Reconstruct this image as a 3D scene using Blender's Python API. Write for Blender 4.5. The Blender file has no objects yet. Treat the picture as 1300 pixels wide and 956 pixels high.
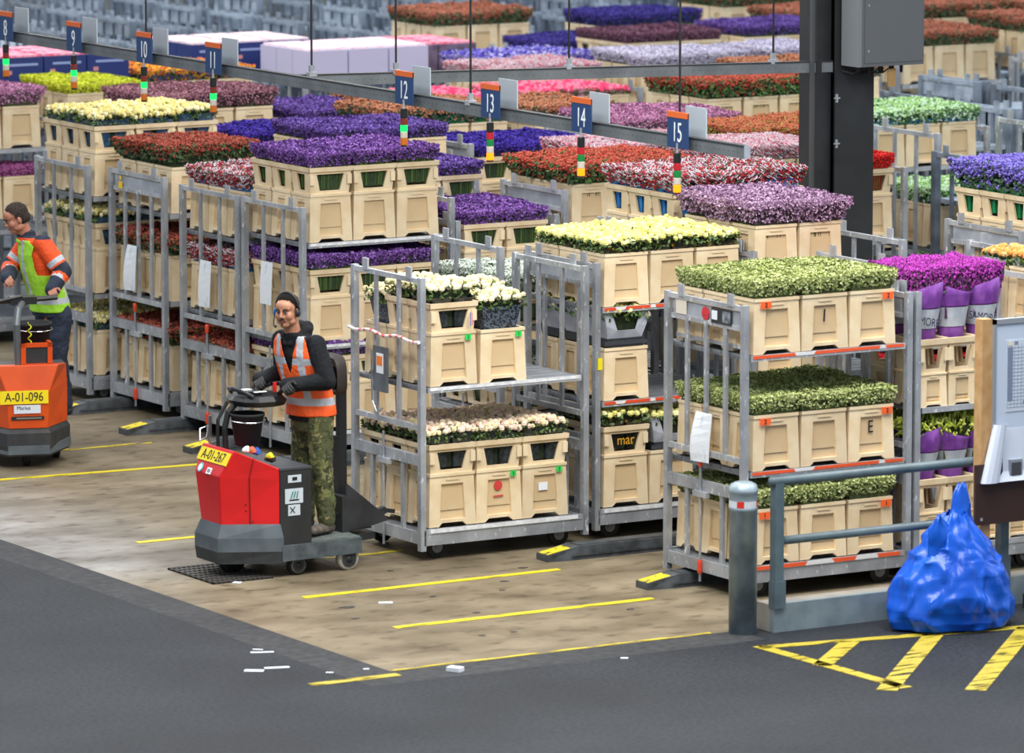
import bpy, math, random
from mathutils import Vector, Matrix, noise
R = random.Random(7)
SC = bpy.context.scene
COL = SC.collection
PI = math.pi

# ------------------------------------------------------------------ materials
def lin(h):
    h = h.lstrip('#')
    out = []
    for i in (0, 2, 4):
        c = int(h[i:i+2], 16) / 255.0
        out.append(c / 12.92 if c <= 0.04045 else ((c + 0.055) / 1.055) ** 2.4)
    return (*out, 1.0)

MATS = {}
def mat(name, hexc, rough=0.6, metal=0.0, var=0.0, vscale=8.0, hex2=None, emis=None, estr=0.0, spec=0.5, alpha=1.0, trans=0.0, detail=4.0, lo=0.35, hi=0.65, bump=0.0, objvar=0.0, ior=1.45):
    if name in MATS: return MATS[name]
    m = bpy.data.materials.new(name); m.use_nodes = True
    nt = m.node_tree; b = nt.nodes['Principled BSDF']
    b.inputs['Base Color'].default_value = lin(hexc)
    b.inputs['Roughness'].default_value = rough
    b.inputs['Metallic'].default_value = metal
    b.inputs['Specular IOR Level'].default_value = spec
    if trans: b.inputs['Transmission Weight'].default_value = trans; b.inputs['IOR'].default_value = ior
    if alpha < 1: b.inputs['Alpha'].default_value = alpha
    if hex2 or var:
        tc = nt.nodes.new('ShaderNodeTexCoord'); no = nt.nodes.new('ShaderNodeTexNoise')
        no.inputs['Scale'].default_value = vscale; no.inputs['Detail'].default_value = detail
        nt.links.new(tc.outputs['Object'], no.inputs['Vector'])
        r = nt.nodes.new('ShaderNodeValToRGB')
        r.color_ramp.elements[0].position = lo; r.color_ramp.elements[1].position = hi
        c1 = lin(hexc); c2 = lin(hex2) if hex2 else tuple(min(1, c * (1 + var)) for c in c1[:3]) + (1,)
        if not hex2: c1 = tuple(c * (1 - var) for c in c1[:3]) + (1,)
        r.color_ramp.elements[0].color = c1; r.color_ramp.elements[1].color = c2
        nt.links.new(no.outputs['Fac'], r.inputs['Fac'])
        last = r.outputs['Color']
        if objvar:
            oi = nt.nodes.new('ShaderNodeObjectInfo'); hs = nt.nodes.new('ShaderNodeHueSaturation')
            mr = nt.nodes.new('ShaderNodeMapRange'); mr.inputs['To Min'].default_value = 1 - objvar; mr.inputs['To Max'].default_value = 1 + objvar * .5
            nt.links.new(oi.outputs['Random'], mr.inputs['Value']); nt.links.new(mr.outputs['Result'], hs.inputs['Value'])
            nt.links.new(last, hs.inputs['Color']); last = hs.outputs['Color']
        nt.links.new(last, b.inputs['Base Color'])
        if bump:
            bp = nt.nodes.new('ShaderNodeBump'); bp.inputs['Strength'].default_value = bump; bp.inputs['Distance'].default_value = 0.01
            nt.links.new(no.outputs['Fac'], bp.inputs['Height']); nt.links.new(bp.outputs['Normal'], b.inputs['Normal'])
    if emis:
        b.inputs['Emission Color'].default_value = lin(emis); b.inputs['Emission Strength'].default_value = estr
    MATS[name] = m
    return m

M_cream = mat('cream_plastic', '#dcc29a', .45, hex2='#ecd9b6', vscale=5, objvar=.12, lo=.3, hi=.6)
M_panel = mat('cream_panel', '#d2b68c', .5, hex2='#dcc49d', vscale=3, objvar=.1)
def steel(name, c1, c2, c3, met=.35, rough=.42, objvar=.12):
    m = mat(name, c1, rough, met, hex2=c2, vscale=4, detail=8, lo=.30, hi=.72, objvar=objvar); nt = m.node_tree; b = nt.nodes['Principled BSDF']
    src = b.inputs['Base Color'].links[0].from_socket
    tc = [n for n in nt.nodes if n.type == 'TEX_COORD'][0]; mp = nt.nodes.new('ShaderNodeMapping'); mp.inputs['Scale'].default_value = (30, 30, 14)
    n = nt.nodes.new('ShaderNodeTexNoise'); n.inputs['Scale'].default_value = 1; n.inputs['Detail'].default_value = 4; nt.links.new(tc.outputs['Object'], mp.inputs[0]); nt.links.new(mp.outputs[0], n.inputs['Vector'])
    r = nt.nodes.new('ShaderNodeValToRGB'); r.color_ramp.elements[0].position = .60; r.color_ramp.elements[1].position = .72; nt.links.new(n.outputs['Fac'], r.inputs[0])
    x = nt.nodes.new('ShaderNodeMix'); x.data_type = 'RGBA'; nt.links.new(r.outputs[0], x.inputs['Factor']); nt.links.new(src, x.inputs[6]); x.inputs[7].default_value = lin(c3); nt.links.new(x.outputs[2], b.inputs['Base Color'])
    return m
M_steel = steel('galvanised_steel', '#8f949b', '#bcc1c8', '#e6e9ee')
M_steel2 = steel('worn_steel_rail', '#9da2a9', '#ccd0d6', '#f0f2f5')
M_steeld = steel('dull_zinc', '#747980', '#989da5', '#b4b9c0')
M_plate = mat('grey_placard', '#9aa1ab', .45, .3, hex2='#b9c0ca', vscale=5)
M_black = mat('black_rubber', '#17181a', .6)
M_dark = mat('dark_panel', '#26292c', .45, hex2='#34383b', vscale=7)
M_white = mat('white_paper', '#e8edf4', .7)
M_pink = mat('pink_film', '#e98aa0', .5)
M_orange_s = mat('orange_sticker', '#f0642a', .5)
M_green_s = mat('green_sticker', '#2fd05a', .5)
M_red = mat('red_paint', '#dc1f22', .35, hex2='#c9191c', vscale=3)
M_or = mat('orange_paint', '#d9500c', .4, hex2='#c5440a', vscale=3)
M_yplate = mat('yellow_plate', '#f2d91c', .4)
M_ink = mat('black_ink', '#15161a', .6)
M_chgrey = mat('chassis_grey', '#4a5359', .5, hex2='#5e676e', vscale=5)
M_asph = None

# ------------------------------------------------------------------ mesh builder
class MB:
    def __init__(s): s.v = []; s.f = []; s.m = []; s.k = 0
    def mi(s, k): s.k = k; return s
    def add(s, vs, fs, k=None):
        o = len(s.v); s.v += [tuple(p) for p in vs]; k = s.k if k is None else k
        for f in fs: s.f.append(tuple(i + o for i in f)); s.m.append(k)
    def box(s, x0, x1, y0, y1, z0, z1, k=None):
        s.add([(x0,y0,z0),(x1,y0,z0),(x1,y1,z0),(x0,y1,z0),(x0,y0,z1),(x1,y0,z1),(x1,y1,z1),(x0,y1,z1)],
              [(0,3,2,1),(4,5,6,7),(0,1,5,4),(1,2,6,5),(2,3,7,6),(3,0,4,7)], k)
    def bar(s, a, b, w, h=None, k=None):
        h = h or w; a = Vector(a); b = Vector(b); d = (b - a).normalized()
        u = d.cross(Vector((0,0,1)));  u = Vector((1,0,0)) if u.length < 1e-3 else u.normalized()
        n = u.cross(d)
        vs = []
        for p in (a, b):
            for i, j in ((-1,-1),(1,-1),(1,1),(-1,1)): vs.append(p + u * i * w / 2 + n * j * h / 2)
        s.add(vs, [(0,1,2,3),(7,6,5,4),(0,4,5,1),(1,5,6,2),(2,6,7,3),(3,7,4,0)], k)
    def tube(s, pts, r, n=8, k=None, cap=True):
        pts = [Vector(p) for p in pts]; rs = r if isinstance(r, (list, tuple)) else [r] * len(pts)
        vs = []; fs = []; pu = None
        for i, p in enumerate(pts):
            d = (pts[min(i+1, len(pts)-1)] - pts[max(i-1, 0)]).normalized()
            if pu is None:
                pu = d.orthogonal().normalized()
            else:
                pu = (pu - d * pu.dot(d)).normalized()
            w = d.cross(pu)
            for j in range(n):
                a = 2 * PI * j / n; vs.append(p + (pu * math.cos(a) + w * math.sin(a)) * rs[i])
        for i in range(len(pts) - 1):
            for j in range(n): fs.append((i*n+j, i*n+(j+1)%n, (i+1)*n+(j+1)%n, (i+1)*n+j))
        if cap: fs.append(tuple(range(n))[::-1]); fs.append(tuple((len(pts)-1)*n+j for j in range(n)))
        s.add(vs, fs, k)
    def lathe(s, prof, c=(0,0,0), n=20, k=None, axis='z'):
        vs = []; fs = []
        for r, z in prof:
            for j in range(n):
                a = 2 * PI * j / n; x, y = r * math.cos(a), r * math.sin(a)
                p = (x, y, z) if axis == 'z' else ((x, z, y) if axis == 'y' else (z, x, y))
                vs.append((p[0]+c[0], p[1]+c[1], p[2]+c[2]))
        for i in range(len(prof)-1):
            for j in range(n): fs.append((i*n+j, i*n+(j+1)%n, (i+1)*n+(j+1)%n, (i+1)*n+j))
        fs.append(tuple(range(n))[::-1]); fs.append(tuple((len(prof)-1)*n+j for j in range(n)))
        s.add(vs, fs, k)
    def prism(s, poly, z0, z1, k=None, ztop=None, taper=None):
        n = len(poly); vs = [(x, y, z0) for x, y in poly]
        top = taper or poly
        vs += [(x, y, (ztop[i] if ztop else z1)) for i, (x, y) in enumerate(top)]
        s.add(vs, [tuple(range(n))[::-1], tuple(range(n, 2*n))] + [(i, (i+1) % n, n+(i+1) % n, n+i) for i in range(n)], k)
    def mesh(s, name, mats, smooth=False):
        me = bpy.data.meshes.new(name); me.from_pydata(s.v, [], s.f)
        for m in (mats if isinstance(mats, (list, tuple)) else [mats]): me.materials.append(m)
        me.polygons.foreach_set('material_index', s.m)
        if smooth: me.polygons.foreach_set('use_smooth', [True] * len(s.f))
        me.update(); return me

def ob(name, me, parent=None, loc=(0,0,0), rz=0.0, **props):
    o = bpy.data.objects.new(name, me); COL.objects.link(o)
    o.location = loc
    if rz: o.rotation_euler = (0, 0, rz)
    if parent: o.parent = parent
    for k, v in props.items(): o[k] = v
    return o
def root(name, loc, label, cat, group=None, rz=0.0):
    o = ob(name, None, None, loc, rz, label=label, category=cat)
    o.empty_display_size = .1
    if group: o['group'] = group
    return o
def tagged(name, me, loc, label, cat, group=None, rz=0.0):
    o = ob(name, me, None, loc, rz, label=label, category=cat)
    if group: o['group'] = group
    return o

TMP = bpy.data.scenes.new('tmp')
def baked(o):
    TMP.collection.objects.link(o); vl = TMP.view_layers[0]; vl.update(); dg = vl.depsgraph; dg.update()
    me = bpy.data.meshes.new_from_object(o.evaluated_get(dg)); bpy.data.objects.remove(o); return me
TXT = {}
def text_mesh(s, size, m, ex=.001, sx=1.0):
    key = (s, size, m.name, sx)
    if key in TXT: return TXT[key]
    c = bpy.data.curves.new('t', 'FONT'); c.body = s; c.size = size; c.extrude = ex; c.align_x = 'CENTER'; c.align_y = 'CENTER'
    me = baked(bpy.data.objects.new('t', c))
    me.transform(Matrix.Diagonal((sx, 1, 1, 1)))
    me.materials.clear(); me.materials.append(m)
    TXT[key] = me
    return me
def text_on(name, s, size, m, parent, loc, face='-y', sx=1.0, tilt=0.0, rz=None, **p):
    o = ob(name, text_mesh(s, size, m, sx=sx), parent, loc, **p)
    ang = {'-y': 0, '-x': -PI/2, '+x': PI/2}[face] if rz is None else rz
    o.rotation_euler = (PI/2 - tilt, 0, ang)
    return o

# ------------------------------------------------------------------ buckets
def side(mb, A, B, C, D, nrm, polys):
    """A,B bottom left/right; C,D top right/left. polys: list of (list of (s,t,off), mat)"""
    A, B, C, D, nrm = map(Vector, (A, B, C, D, nrm))
    for pts, k in polys:
        vs = []
        for s_, t_, o_ in pts:
            p = (A * (1-s_) + B * s_) * (1-t_) + (D * (1-s_) + C * s_) * t_ - nrm * o_
            vs.append(p)
        mb.add(vs, [tuple(range(len(vs)))], k)
def ringpolys(outer, inner, off=0.0, k=0):
    n = len(outer); return [([(*outer[i], off), (*outer[(i+1)%n], off), (*inner[(i+1)%n], off), (*inner[i], off)], k) for i in range(n)]

def bucket_mesh(w=.405, d=.325, h=.40):
    mb = MB(); wt, dt = w * .935, d * .935
    cb = [(-w/2, -d/2, 0), (w/2, -d/2, 0), (w/2, d/2, 0), (-w/2, d/2, 0)]
    ct = [(-wt/2, -dt/2, h), (wt/2, -dt/2, h), (wt/2, dt/2, h), (-wt/2, dt/2, h)]
    ns = [(0,-1,0), (1,0,0), (0,1,0), (-1,0,0)]
    for i in range(4):
        j = (i+1) % 4
        L, Rr, T, Bm = (.23, .78, .80, .13) if i % 2 == 0 else (.28, .72, .82, .13)
        i1 = .027
        P = []
        P += [([(0,0,0),(.2,0,0),(.28,.07,0),(L,Bm,0),(L+.03,T,0),(0,1,0)], 0),
              ([(.28,.07,0),(.72,.07,0),(Rr,Bm,0),(L,Bm,0)], 0),
              ([(.72,.07,0),(.8,0,0),(1,0,0),(1,1,0),(Rr-.03,T,0),(Rr,Bm,0)], 0),
              ([(0,1,0),(L+.03,T,0),(Rr-.03,T,0),(1,1,0)], 0)]
        ins = [(L,Bm),(Rr,Bm),(Rr-.03,T),(L+.03,T)]
        for a in range(4):
            b = (a+1) % 4
            P.append(([(*ins[a],0),(*ins[b],0),(*ins[b],i1),(*ins[a],i1)], 0))
        P.append(([(*q, i1) for q in ins], 1))
        P.append(([(.28,.07,0),(.2,0,0),(.2,0,.04),(.28,.07,.04)], 0))
        P.append(([(.72,.07,0),(.28,.07,0),(.28,.07,.04),(.72,.07,.04)], 0))
        P.append(([(.8,0,0),(.72,.07,0),(.72,.07,.04),(.8,0,.04)], 0))
        # raised grip bar
        P.append(([(.36,.87,-.006),(.66,.87,-.006),(.66,.91,-.006),(.36,.91,-.006)], 0))
        P.append(([(.36,.87,0),(.66,.87,0),(.66,.87,-.006),(.36,.87,-.006)], 1))
        side(mb, cb[i], cb[j], ct[j], ct[i], ns[i], P)
        # rim lip
        P = [([(-.012,.945,-.007),(1.012,.945,-.007),(1.012,1,-.007),(-.012,1,-.007)],0),
             ([(-.012,.945,0),(1.012,.945,0),(1.012,.945,-.007),(-.012,.945,-.007)],0),
             ([(-.012,1,-.007),(1.012,1,-.007),(.97,1,.014),(.03,1,.014)],0),
             ([(.03,1,.014),(.97,1,.014),(.95,.3,.02),(.05,.3,.02)],1)]
        side(mb, cb[i], cb[j], ct[j], ct[i], ns[i], P)
    mb.add([(-w*.43,-d*.43,.05),(w*.43,-d*.43,.05),(w*.43,d*.43,.05),(-w*.43,d*.43,.05)], [(0,1,2,3)], 1)
    return mb.mesh('bucket', [M_cream, M_panel])

def collar_mesh(w=.40, d=.32, h=.22):
    mb = MB(); wb, db = w * .90, d * .90
    cb = [(-wb/2, -db/2, 0), (wb/2, -db/2, 0), (wb/2, db/2, 0), (-wb/2, db/2, 0)]
    ct = [(-w/2, -d/2, h), (w/2, -d/2, h), (w/2, d/2, h), (-w/2, d/2, h)]
    ns = [(0,-1,0), (1,0,0), (0,1,0), (-1,0,0)]
    for i in range(4):
        j = (i+1) % 4
        a, b = (.24, .17) if i % 2 == 0 else (.34, .28)
        inn = [(a,.12),(1-a,.12),(1-b,.74),(b,.74)]; out = [(0,0),(1,0),(1,1),(0,1)]
        P = ringpolys(out, inn, 0) + ringpolys(out, inn, .016)
        for q in range(4):
            r_ = (q+1) % 4
            P.append(([(*inn[q],0),(*inn[r_],0),(*inn[r_],.016),(*inn[q],.016)], 1))
        P += [([(-.02,.84,-.012),(1.02,.84,-.012),(1.02,1,-.012),(-.02,1,-.012)],0),
              ([(0,.80,0),(1,.80,0),(1.02,.84,-.012),(-.02,.84,-.012)],1),
              ([(-.02,1,-.012),(1.02,1,-.012),(.96,1,.016),(.04,1,.016)],0)]
        side(mb, cb[i], cb[j], ct[j], ct[i], ns[i], P)
    for sx in (-1, 1):
        mb.box(sx*w*.44-.02, sx*w*.44+.02, -d/2-.008, -d/2, h*.35, h*.72, 0)
    return mb.mesh('collar', [M_cream, M_panel])

ME_bucket = bucket_mesh(); ME_collar = collar_mesh()
ME_bucketN = bucket_mesh(.245, .33, .25); ME_crateN = collar_mesh(.25, .33, .25)

# ------------------------------------------------------------------ flowers
def hexmix(a, b, t):
    a = [int(a[i:i+2], 16) for i in (1,3,5)]; b = [int(b[i:i+2], 16) for i in (1,3,5)]
    return '#%02x%02x%02x' % tuple(int(x*(1-t)+y*t) for x, y in zip(a, b))
KINDS = {
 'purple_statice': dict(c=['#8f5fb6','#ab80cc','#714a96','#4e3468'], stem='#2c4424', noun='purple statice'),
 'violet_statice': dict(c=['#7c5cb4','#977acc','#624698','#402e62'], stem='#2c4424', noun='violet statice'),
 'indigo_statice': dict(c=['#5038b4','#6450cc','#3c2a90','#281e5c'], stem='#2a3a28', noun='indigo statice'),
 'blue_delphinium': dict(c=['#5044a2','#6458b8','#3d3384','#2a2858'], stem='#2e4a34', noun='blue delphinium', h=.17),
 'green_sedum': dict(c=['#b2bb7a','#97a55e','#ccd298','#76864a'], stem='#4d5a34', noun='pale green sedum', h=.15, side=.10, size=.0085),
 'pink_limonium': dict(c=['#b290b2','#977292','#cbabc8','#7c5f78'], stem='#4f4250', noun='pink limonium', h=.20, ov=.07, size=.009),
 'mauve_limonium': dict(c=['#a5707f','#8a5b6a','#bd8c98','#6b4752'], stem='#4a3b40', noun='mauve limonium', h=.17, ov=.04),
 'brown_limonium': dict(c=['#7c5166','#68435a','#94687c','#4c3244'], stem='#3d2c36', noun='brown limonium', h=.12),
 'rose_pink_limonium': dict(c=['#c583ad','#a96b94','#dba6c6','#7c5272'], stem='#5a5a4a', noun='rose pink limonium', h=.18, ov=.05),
 'red_kalanchoe': dict(c=['#b84e40','#a03a30','#cc6e56'], leaf=['#3f6430','#567a38','#2f4a26'], stem='#2c4422', noun='coral red berry flower', h=.18, ov=.06, dots=1),
 'dark_kalanchoe': dict(c=['#a04a3c','#b4604e','#84362e'], leaf=['#3a5430','#4c6434','#2a3e24'], stem='#283c20', noun='dark red berry flower', h=.17, ov=.05, dots=1),
 'brown_astilbe': dict(c=['#a8644e','#bf7c62','#8c4e40'], leaf=['#4c6038','#3b4c2c'], stem='#34482a', noun='russet flower', h=.16, ov=.03, dots=1),
 'orange_kalanchoe': dict(c=['#b8684c','#c67a58','#9c5238'], leaf=['#7a8434','#a09c3a'], stem='#4a5528', noun='orange berry flower', h=.14, ov=.03, dots=1),
 'red_white': dict(c=['#a4303a','#bc4248','#8c2530'], leaf=['#d8d2da','#c4bac6','#3a4c34'], stem='#4c5866', noun='white-wrapped red flower', h=.15, ov=.03, dots=1, curl=1, sleeve='blue'),
 'pink_white': dict(c=['#c87888','#d89aa6','#a84c5c'], leaf=['#d8ced6','#c8b4be'], stem='#8a8d92', noun='white-wrapped pink flower', h=.13, ov=.02, dots=1, curl=1),
 'white_gypsophila': dict(c=['#e4ebe4','#d2dcd2','#f2f6f2'], leaf=['#7d8f78','#94a48c','#667860'], stem='#5d6c58', noun='white gypsophila', h=.18, ov=.04, dots=1, size=.0055, n=1500),
 'cream_rose': dict(rose=['#eadf9e','#e4d68a','#f2eabc'], stem='#2c3a20', sleeve='blueprint', noun='cream rose'),
 'yellow_rose': dict(rose=['#f0eb98','#e4df80','#f6f2b6'], stem='#2c3a20', sleeve='blackgold', noun='pale yellow rose', h=.13),
 'peach_rose': dict(rose=['#f8e8bc','#f0dfac','#fbf2d2'], stem='#2c3a20', sleeve='black', noun='ivory rose', h=.15),
 'blush_rose': dict(rose=['#f3dcc8','#efe2b4','#e8c8b8'], stem='#2c3a20', sleeve='black', noun='blush rose', h=.12),
 'orange_rose': dict(rose=['#efb268','#e79c50','#f4c68a'], stem='#4c6050', sleeve='clear', noun='peach orange rose', h=.12),
 'violet_aster': dict(c=['#7a6cc0','#9086d4','#5f52a4'], leaf=['#3c5c3c','#2e4a34'], stem='#28442e', noun='violet aster', h=.24, ov=.05, dots=1, sleeve='green', size=.013),
 'green_wrapped': dict(c=['#b8785a','#cf9470','#9c5f48'], leaf=['#3c5440','#2c4434'], stem='#1f7a4c', noun='russet spray', h=.16, ov=.04, dots=1, sleeve='green'),
 'green_hypericum': dict(c=['#7fae5c','#a8cc84','#d4ecd4'], leaf=['#3f7034','#c8dccc','#2c5a2c'], stem='#2c4a2c', noun='green foliage', h=.15, ov=.03, dots=1, sleeve='blue'),
 'magenta_matthiola': dict(c=['#a832a4','#bc50b8','#822a7c'], leaf=['#6a2a66','#8c3c86','#3c3c34'], stem='#5a2a58', noun='magenta flower', h=.20, ov=.02, dots=1, size=.013),
 'magenta_astilbe': dict(c=['#b868a4','#c880b4','#9c5088'], stem='#5a3c4c', noun='orchid pink spray', h=.12),
 'yellow_solidago': dict(c=['#d6dc3c','#e4ea5c','#b4bc2c'], stem='#6c7430', noun='yellow spray', h=.11),
 'lily_bud': dict(spike=['#c3d054','#a8b840','#dbe27c'], stem='#3c4a24', noun='yellow-green lily bud', h=.12),
 'red_carnation': dict(c=['#d4242c','#e03c40','#a81c24'], stem='#5a2a2c', noun='bright red flower', h=.12),
 'red_sleeve': dict(c=['#e8302c','#f05048','#cc2420'], stem='#b82420', noun='bright red wrapped flower', h=.14),
 'pink_tulip': dict(rose=['#f06088','#f48cA8','#e84878'], stem='#8a5c6a', noun='hot pink flower', h=.08, sleeve='pink'),
 'white_lavender': dict(c=['#d8d4e4','#e8e4f0','#b4aac8'], stem='#8a8898', noun='white lilac spray', h=.13, ov=.04),
 'bluewhite_wrap': dict(c=['#5a4cc0','#c8c4e0','#9a92d4'], stem='#a49cb0', noun='blue flower in white wrap', h=.15, ov=.03, size=.022),
 'orange_yellow': dict(c=['#e07c34','#e8c040','#c8502c'], leaf=['#4a5c2c','#3c3c6c'], stem='#3c4a2c', noun='orange and yellow flower', h=.12, dots=1),
}
M_sl = {
 'black': mat('black_sleeve', '#1d2224', .25, hex2='#343b3e', vscale=30),
 'blackgold': mat('black_gold_sleeve', '#1b1c18', .3, hex2='#9a7c20', vscale=22, lo=.6, hi=.66),
 'blueprint': mat('navy_print_sleeve', '#1d3a52', .3, hex2='#3d5f80', vscale=24),
 'blue': mat('blue_sleeve', '#1560a8', .3, hex2='#3c86c4', vscale=14),
 'green': mat('green_sleeve', '#0f6a42', .35, hex2='#1d8656', vscale=12),
 'clear': mat('clear_sleeve', '#9fa8ac', .15, hex2='#c4ccd0', vscale=12),
 'pink': mat('pink_sleeve', '#6a4c60', .35, hex2='#d8a0b0', vscale=16),
 'pattern': mat('navy_patterned_sleeve', '#20262e', .35, hex2='#5c6878', vscale=60, detail=1, lo=.48, hi=.52),
}
def fmats(k):
    d = KINDS[k]; ms = [mat(k+'_stem', d['stem'], .8, hex2=hexmix(d['stem'], '#101208', .35), vscale=25)]
    for i, c in enumerate(d.get('c') or d.get('rose') or d.get('spike')):
        ms.append(mat(f'{k}_{i}', c, .75, spec=.2))
    nc = len(ms) - 1
    for i, c in enumerate(d.get('leaf', ['#46602e', '#5a7434'])):
        ms.append(mat(f'{k}_l{i}', c, .55))
    return ms, nc
def rot_quad(mb, p, n, s, k, r, asp=1.0):
    n = n.normalized(); u = n.orthogonal().normalized(); a = r.random() * 2 * PI
    w = n.cross(u); u2 = u * math.cos(a) + w * math.sin(a); w2 = n.cross(u2)
    u2 = u2 * s; w2 = w2 * s * asp
    mb.add([p - u2 - w2, p + u2 - w2 * .6, p + u2 * .8 + w2, p - u2 * .7 + w2 * .9], [(0,1,2,3)], k)
def bud(mb, p, r_, k, rr):
    n = 6; prof = [(.35, -.9), (.95, -.35), (1.0, .25), (.62, .8), (.2, .62)]
    a0 = rr.random() * PI; vs = []
    tx, ty = rr.uniform(-.25,.25), rr.uniform(-.25,.25)
    for q, (pr, pz) in enumerate(prof):
        for j in range(n):
            a = a0 + 2*PI*j/n + q*.3
            rad = r_ * pr * rr.uniform(.9, 1.1)
            vs.append((p[0]+rad*math.cos(a)+tx*pz*r_, p[1]+rad*math.sin(a)+ty*pz*r_, p[2]+r_*pz*1.15))
    fs = [(i*n+j, i*n+(j+1)%n, (i+1)*n+(j+1)%n, (i+1)*n+j) for i in range(len(prof)-1) for j in range(n)]
    fs.append(tuple((len(prof)-1)*n+j for j in range(n)))
    mb.add(vs, fs, k)
def dot(mb, p, r_, k):
    x, y, z = p
    mb.add([(x+r_,y,z),(x,y+r_,z),(x-r_,y,z),(x,y-r_,z),(x,y,z+r_),(x,y,z-r_)],
           [(0,1,4),(1,2,4),(2,3,4),(3,0,4),(1,0,5),(2,1,5),(3,2,5),(0,3,5)], k)
def bunch_mesh(kind, var, w=.40, d=.325):
    dd = KINDS[kind]; ms, nc = fmats(kind); nl = len(ms) - 1 - nc
    r = random.Random(hash_(kind) + var * 17); mb = MB()
    h = dd.get('h', .13); ov = dd.get('ov', .015); sd = dd.get('side', h*.75); slv = bool(dd.get('sleeve')) or kind == 'peach_rose'
    ph = r.uniform(0, 9)
    def top(x, y):
        e = max(abs(x) / (w/2+ov), abs(y) / (d/2+ov))
        z = h * (1 - .30 * max(0, e) ** 3.5)
        return z + .030 * noise.noise(Vector((x*8+ph, y*8, ph))) * (.5 if dd.get('rose') else 1)
    # stem mass, a lumpy block that reaches down inside the container
    g = 5; vs = []; fs = []
    levels = [(-.19, .76), (-.02, .84), (h*.45, .90), (h*.80, .93)] if not slv else [(-.19, .60), (-.02, .66), (h*.35, .72), (h*.6, .78)]
    ring = []
    for i in range(g*4):
        q, t = divmod(i, g); t /= g
        c = [(-1+2*t, -1), (1, -1+2*t), (1-2*t, 1), (-1, 1-2*t)][q]; ring.append(c)
    for z, sc in levels:
        for cx, cy in ring:
            j = r.uniform(.96, 1.02)
            o_ = ov*.55 if z > 0 else 0
            vs.append((cx*(w/2*sc+o_)*j, cy*(d/2*sc+o_)*j, z + r.uniform(-.006, .006)))
    N = len(ring)
    for l in range(len(levels)-1):
        for i in range(N): fs.append((l*N+i, l*N+(i+1)%N, (l+1)*N+(i+1)%N, (l+1)*N+i))
    fs.append(tuple(3*N+i for i in range(N)))
    mb.add(vs, fs, 0)
    # vertical stalks visible through collar windows and at the edge
    for _ in range(0 if slv else 44):
        a = r.randrange(4); t = r.uniform(-1, 1)
        x, y = [(t,-1),(1,t),(t,1),(-1,t)][a]
        mb.bar((x*w*.392, y*d*.392, -.185), (x*(w*.435+ov*.3), y*(d*.435+ov*.3), h*.5), .005, .005, r.choice([1+nc, len(ms)-1]) if nl else 0)
    def put(p, n):
        if dd.get('spike'):
            dvec = (n + Vector((r.uniform(-.9,.9), r.uniform(-.9,.9), r.uniform(0,.5)))).normalized()
            L = r.uniform(.05, .09); q = p + dvec * L + Vector((0,0,-.015*r.random()))
            m_ = p + dvec * L * .5 + Vector((0,0,.008)); mb.tube([p, m_, q], [.006,.013,.004], 5, r.randint(1, nc))
        elif dd.get('rose'): bud(mb, p, r.uniform(.019, .025), r.randint(1, nc), r)
        elif dd.get('dots'):
            s = dd.get('size', .010); u = r.random()
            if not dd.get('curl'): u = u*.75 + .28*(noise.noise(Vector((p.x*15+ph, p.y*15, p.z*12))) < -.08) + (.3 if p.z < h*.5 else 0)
            if u < .62: 
                for _ in range(2): dot(mb, p + Vector((r.uniform(-.012,.012), r.uniform(-.012,.012), r.uniform(0,.014))), s*r.uniform(.7,1.2), r.randint(1, nc))
            elif dd.get('curl'):
                a = r.random()*PI*2; rad = r.uniform(.012,.022); pts = []
                for q in range(5):
                    aa = a + q*1.1; pts.append(p + Vector((math.cos(aa)*rad, math.sin(aa)*rad, .012*math.sin(aa*1.3)+.01)))
                mb.tube(pts, .0035, 4, 1+nc+r.randrange(nl), False)
            else: rot_quad(mb, p, n + Vector((r.uniform(-.8,.8), r.uniform(-.8,.8), r.uniform(-.4,.6))), r.uniform(.014,.026), 1+nc+r.randrange(nl), r, .5)
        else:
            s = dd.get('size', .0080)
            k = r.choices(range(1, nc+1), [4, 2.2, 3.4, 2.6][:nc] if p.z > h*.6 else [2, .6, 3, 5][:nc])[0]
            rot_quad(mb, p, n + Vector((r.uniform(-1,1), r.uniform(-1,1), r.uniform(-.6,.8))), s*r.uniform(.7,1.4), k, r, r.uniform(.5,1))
    if dd.get('rose'):
        nx, ny = 10, 8
        for i in range(nx):
            for j in range(ny):
                x = (-.5+(i+.5)/nx)*(w+ov) + r.uniform(-.012,.012); y = (-.5+(j+.5)/ny)*(d+ov) + r.uniform(-.012,.012)
                put(Vector((x, y, top(x, y) + r.uniform(-.018,.012) - .01)), Vector((0,0,1)))
        for _ in range(260):
            x, y = r.uniform(-.5,.5)*(w+ov), r.uniform(-.5,.5)*(d+ov)
            if r.random() < .6: (x, y) = (math.copysign(w*.5, x), y) if r.random() < .5 else (x, math.copysign(d*.5, y))
            rot_quad(mb, Vector((x, y, max(.02, top(x,y)-r.uniform(.0,.09)))), Vector((r.uniform(-1,1), r.uniform(-1,1), .5)), r.uniform(.012,.022), 1+nc+r.randrange(nl), r, .5)
    else:
        n = dd.get('n', 2300 if not dd.get('dots') else 1000)
        if dd.get('spike'): n = 110
        if dd.get('size', .01) > .018: n = 600
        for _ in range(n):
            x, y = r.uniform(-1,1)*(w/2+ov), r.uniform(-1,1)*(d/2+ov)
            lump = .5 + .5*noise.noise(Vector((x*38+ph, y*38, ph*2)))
            put(Vector((x, y, top(x, y) + (lump-.55)*.035 - r.random()*.012)), Vector((x*1.5, y*1.5, 1)))
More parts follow.
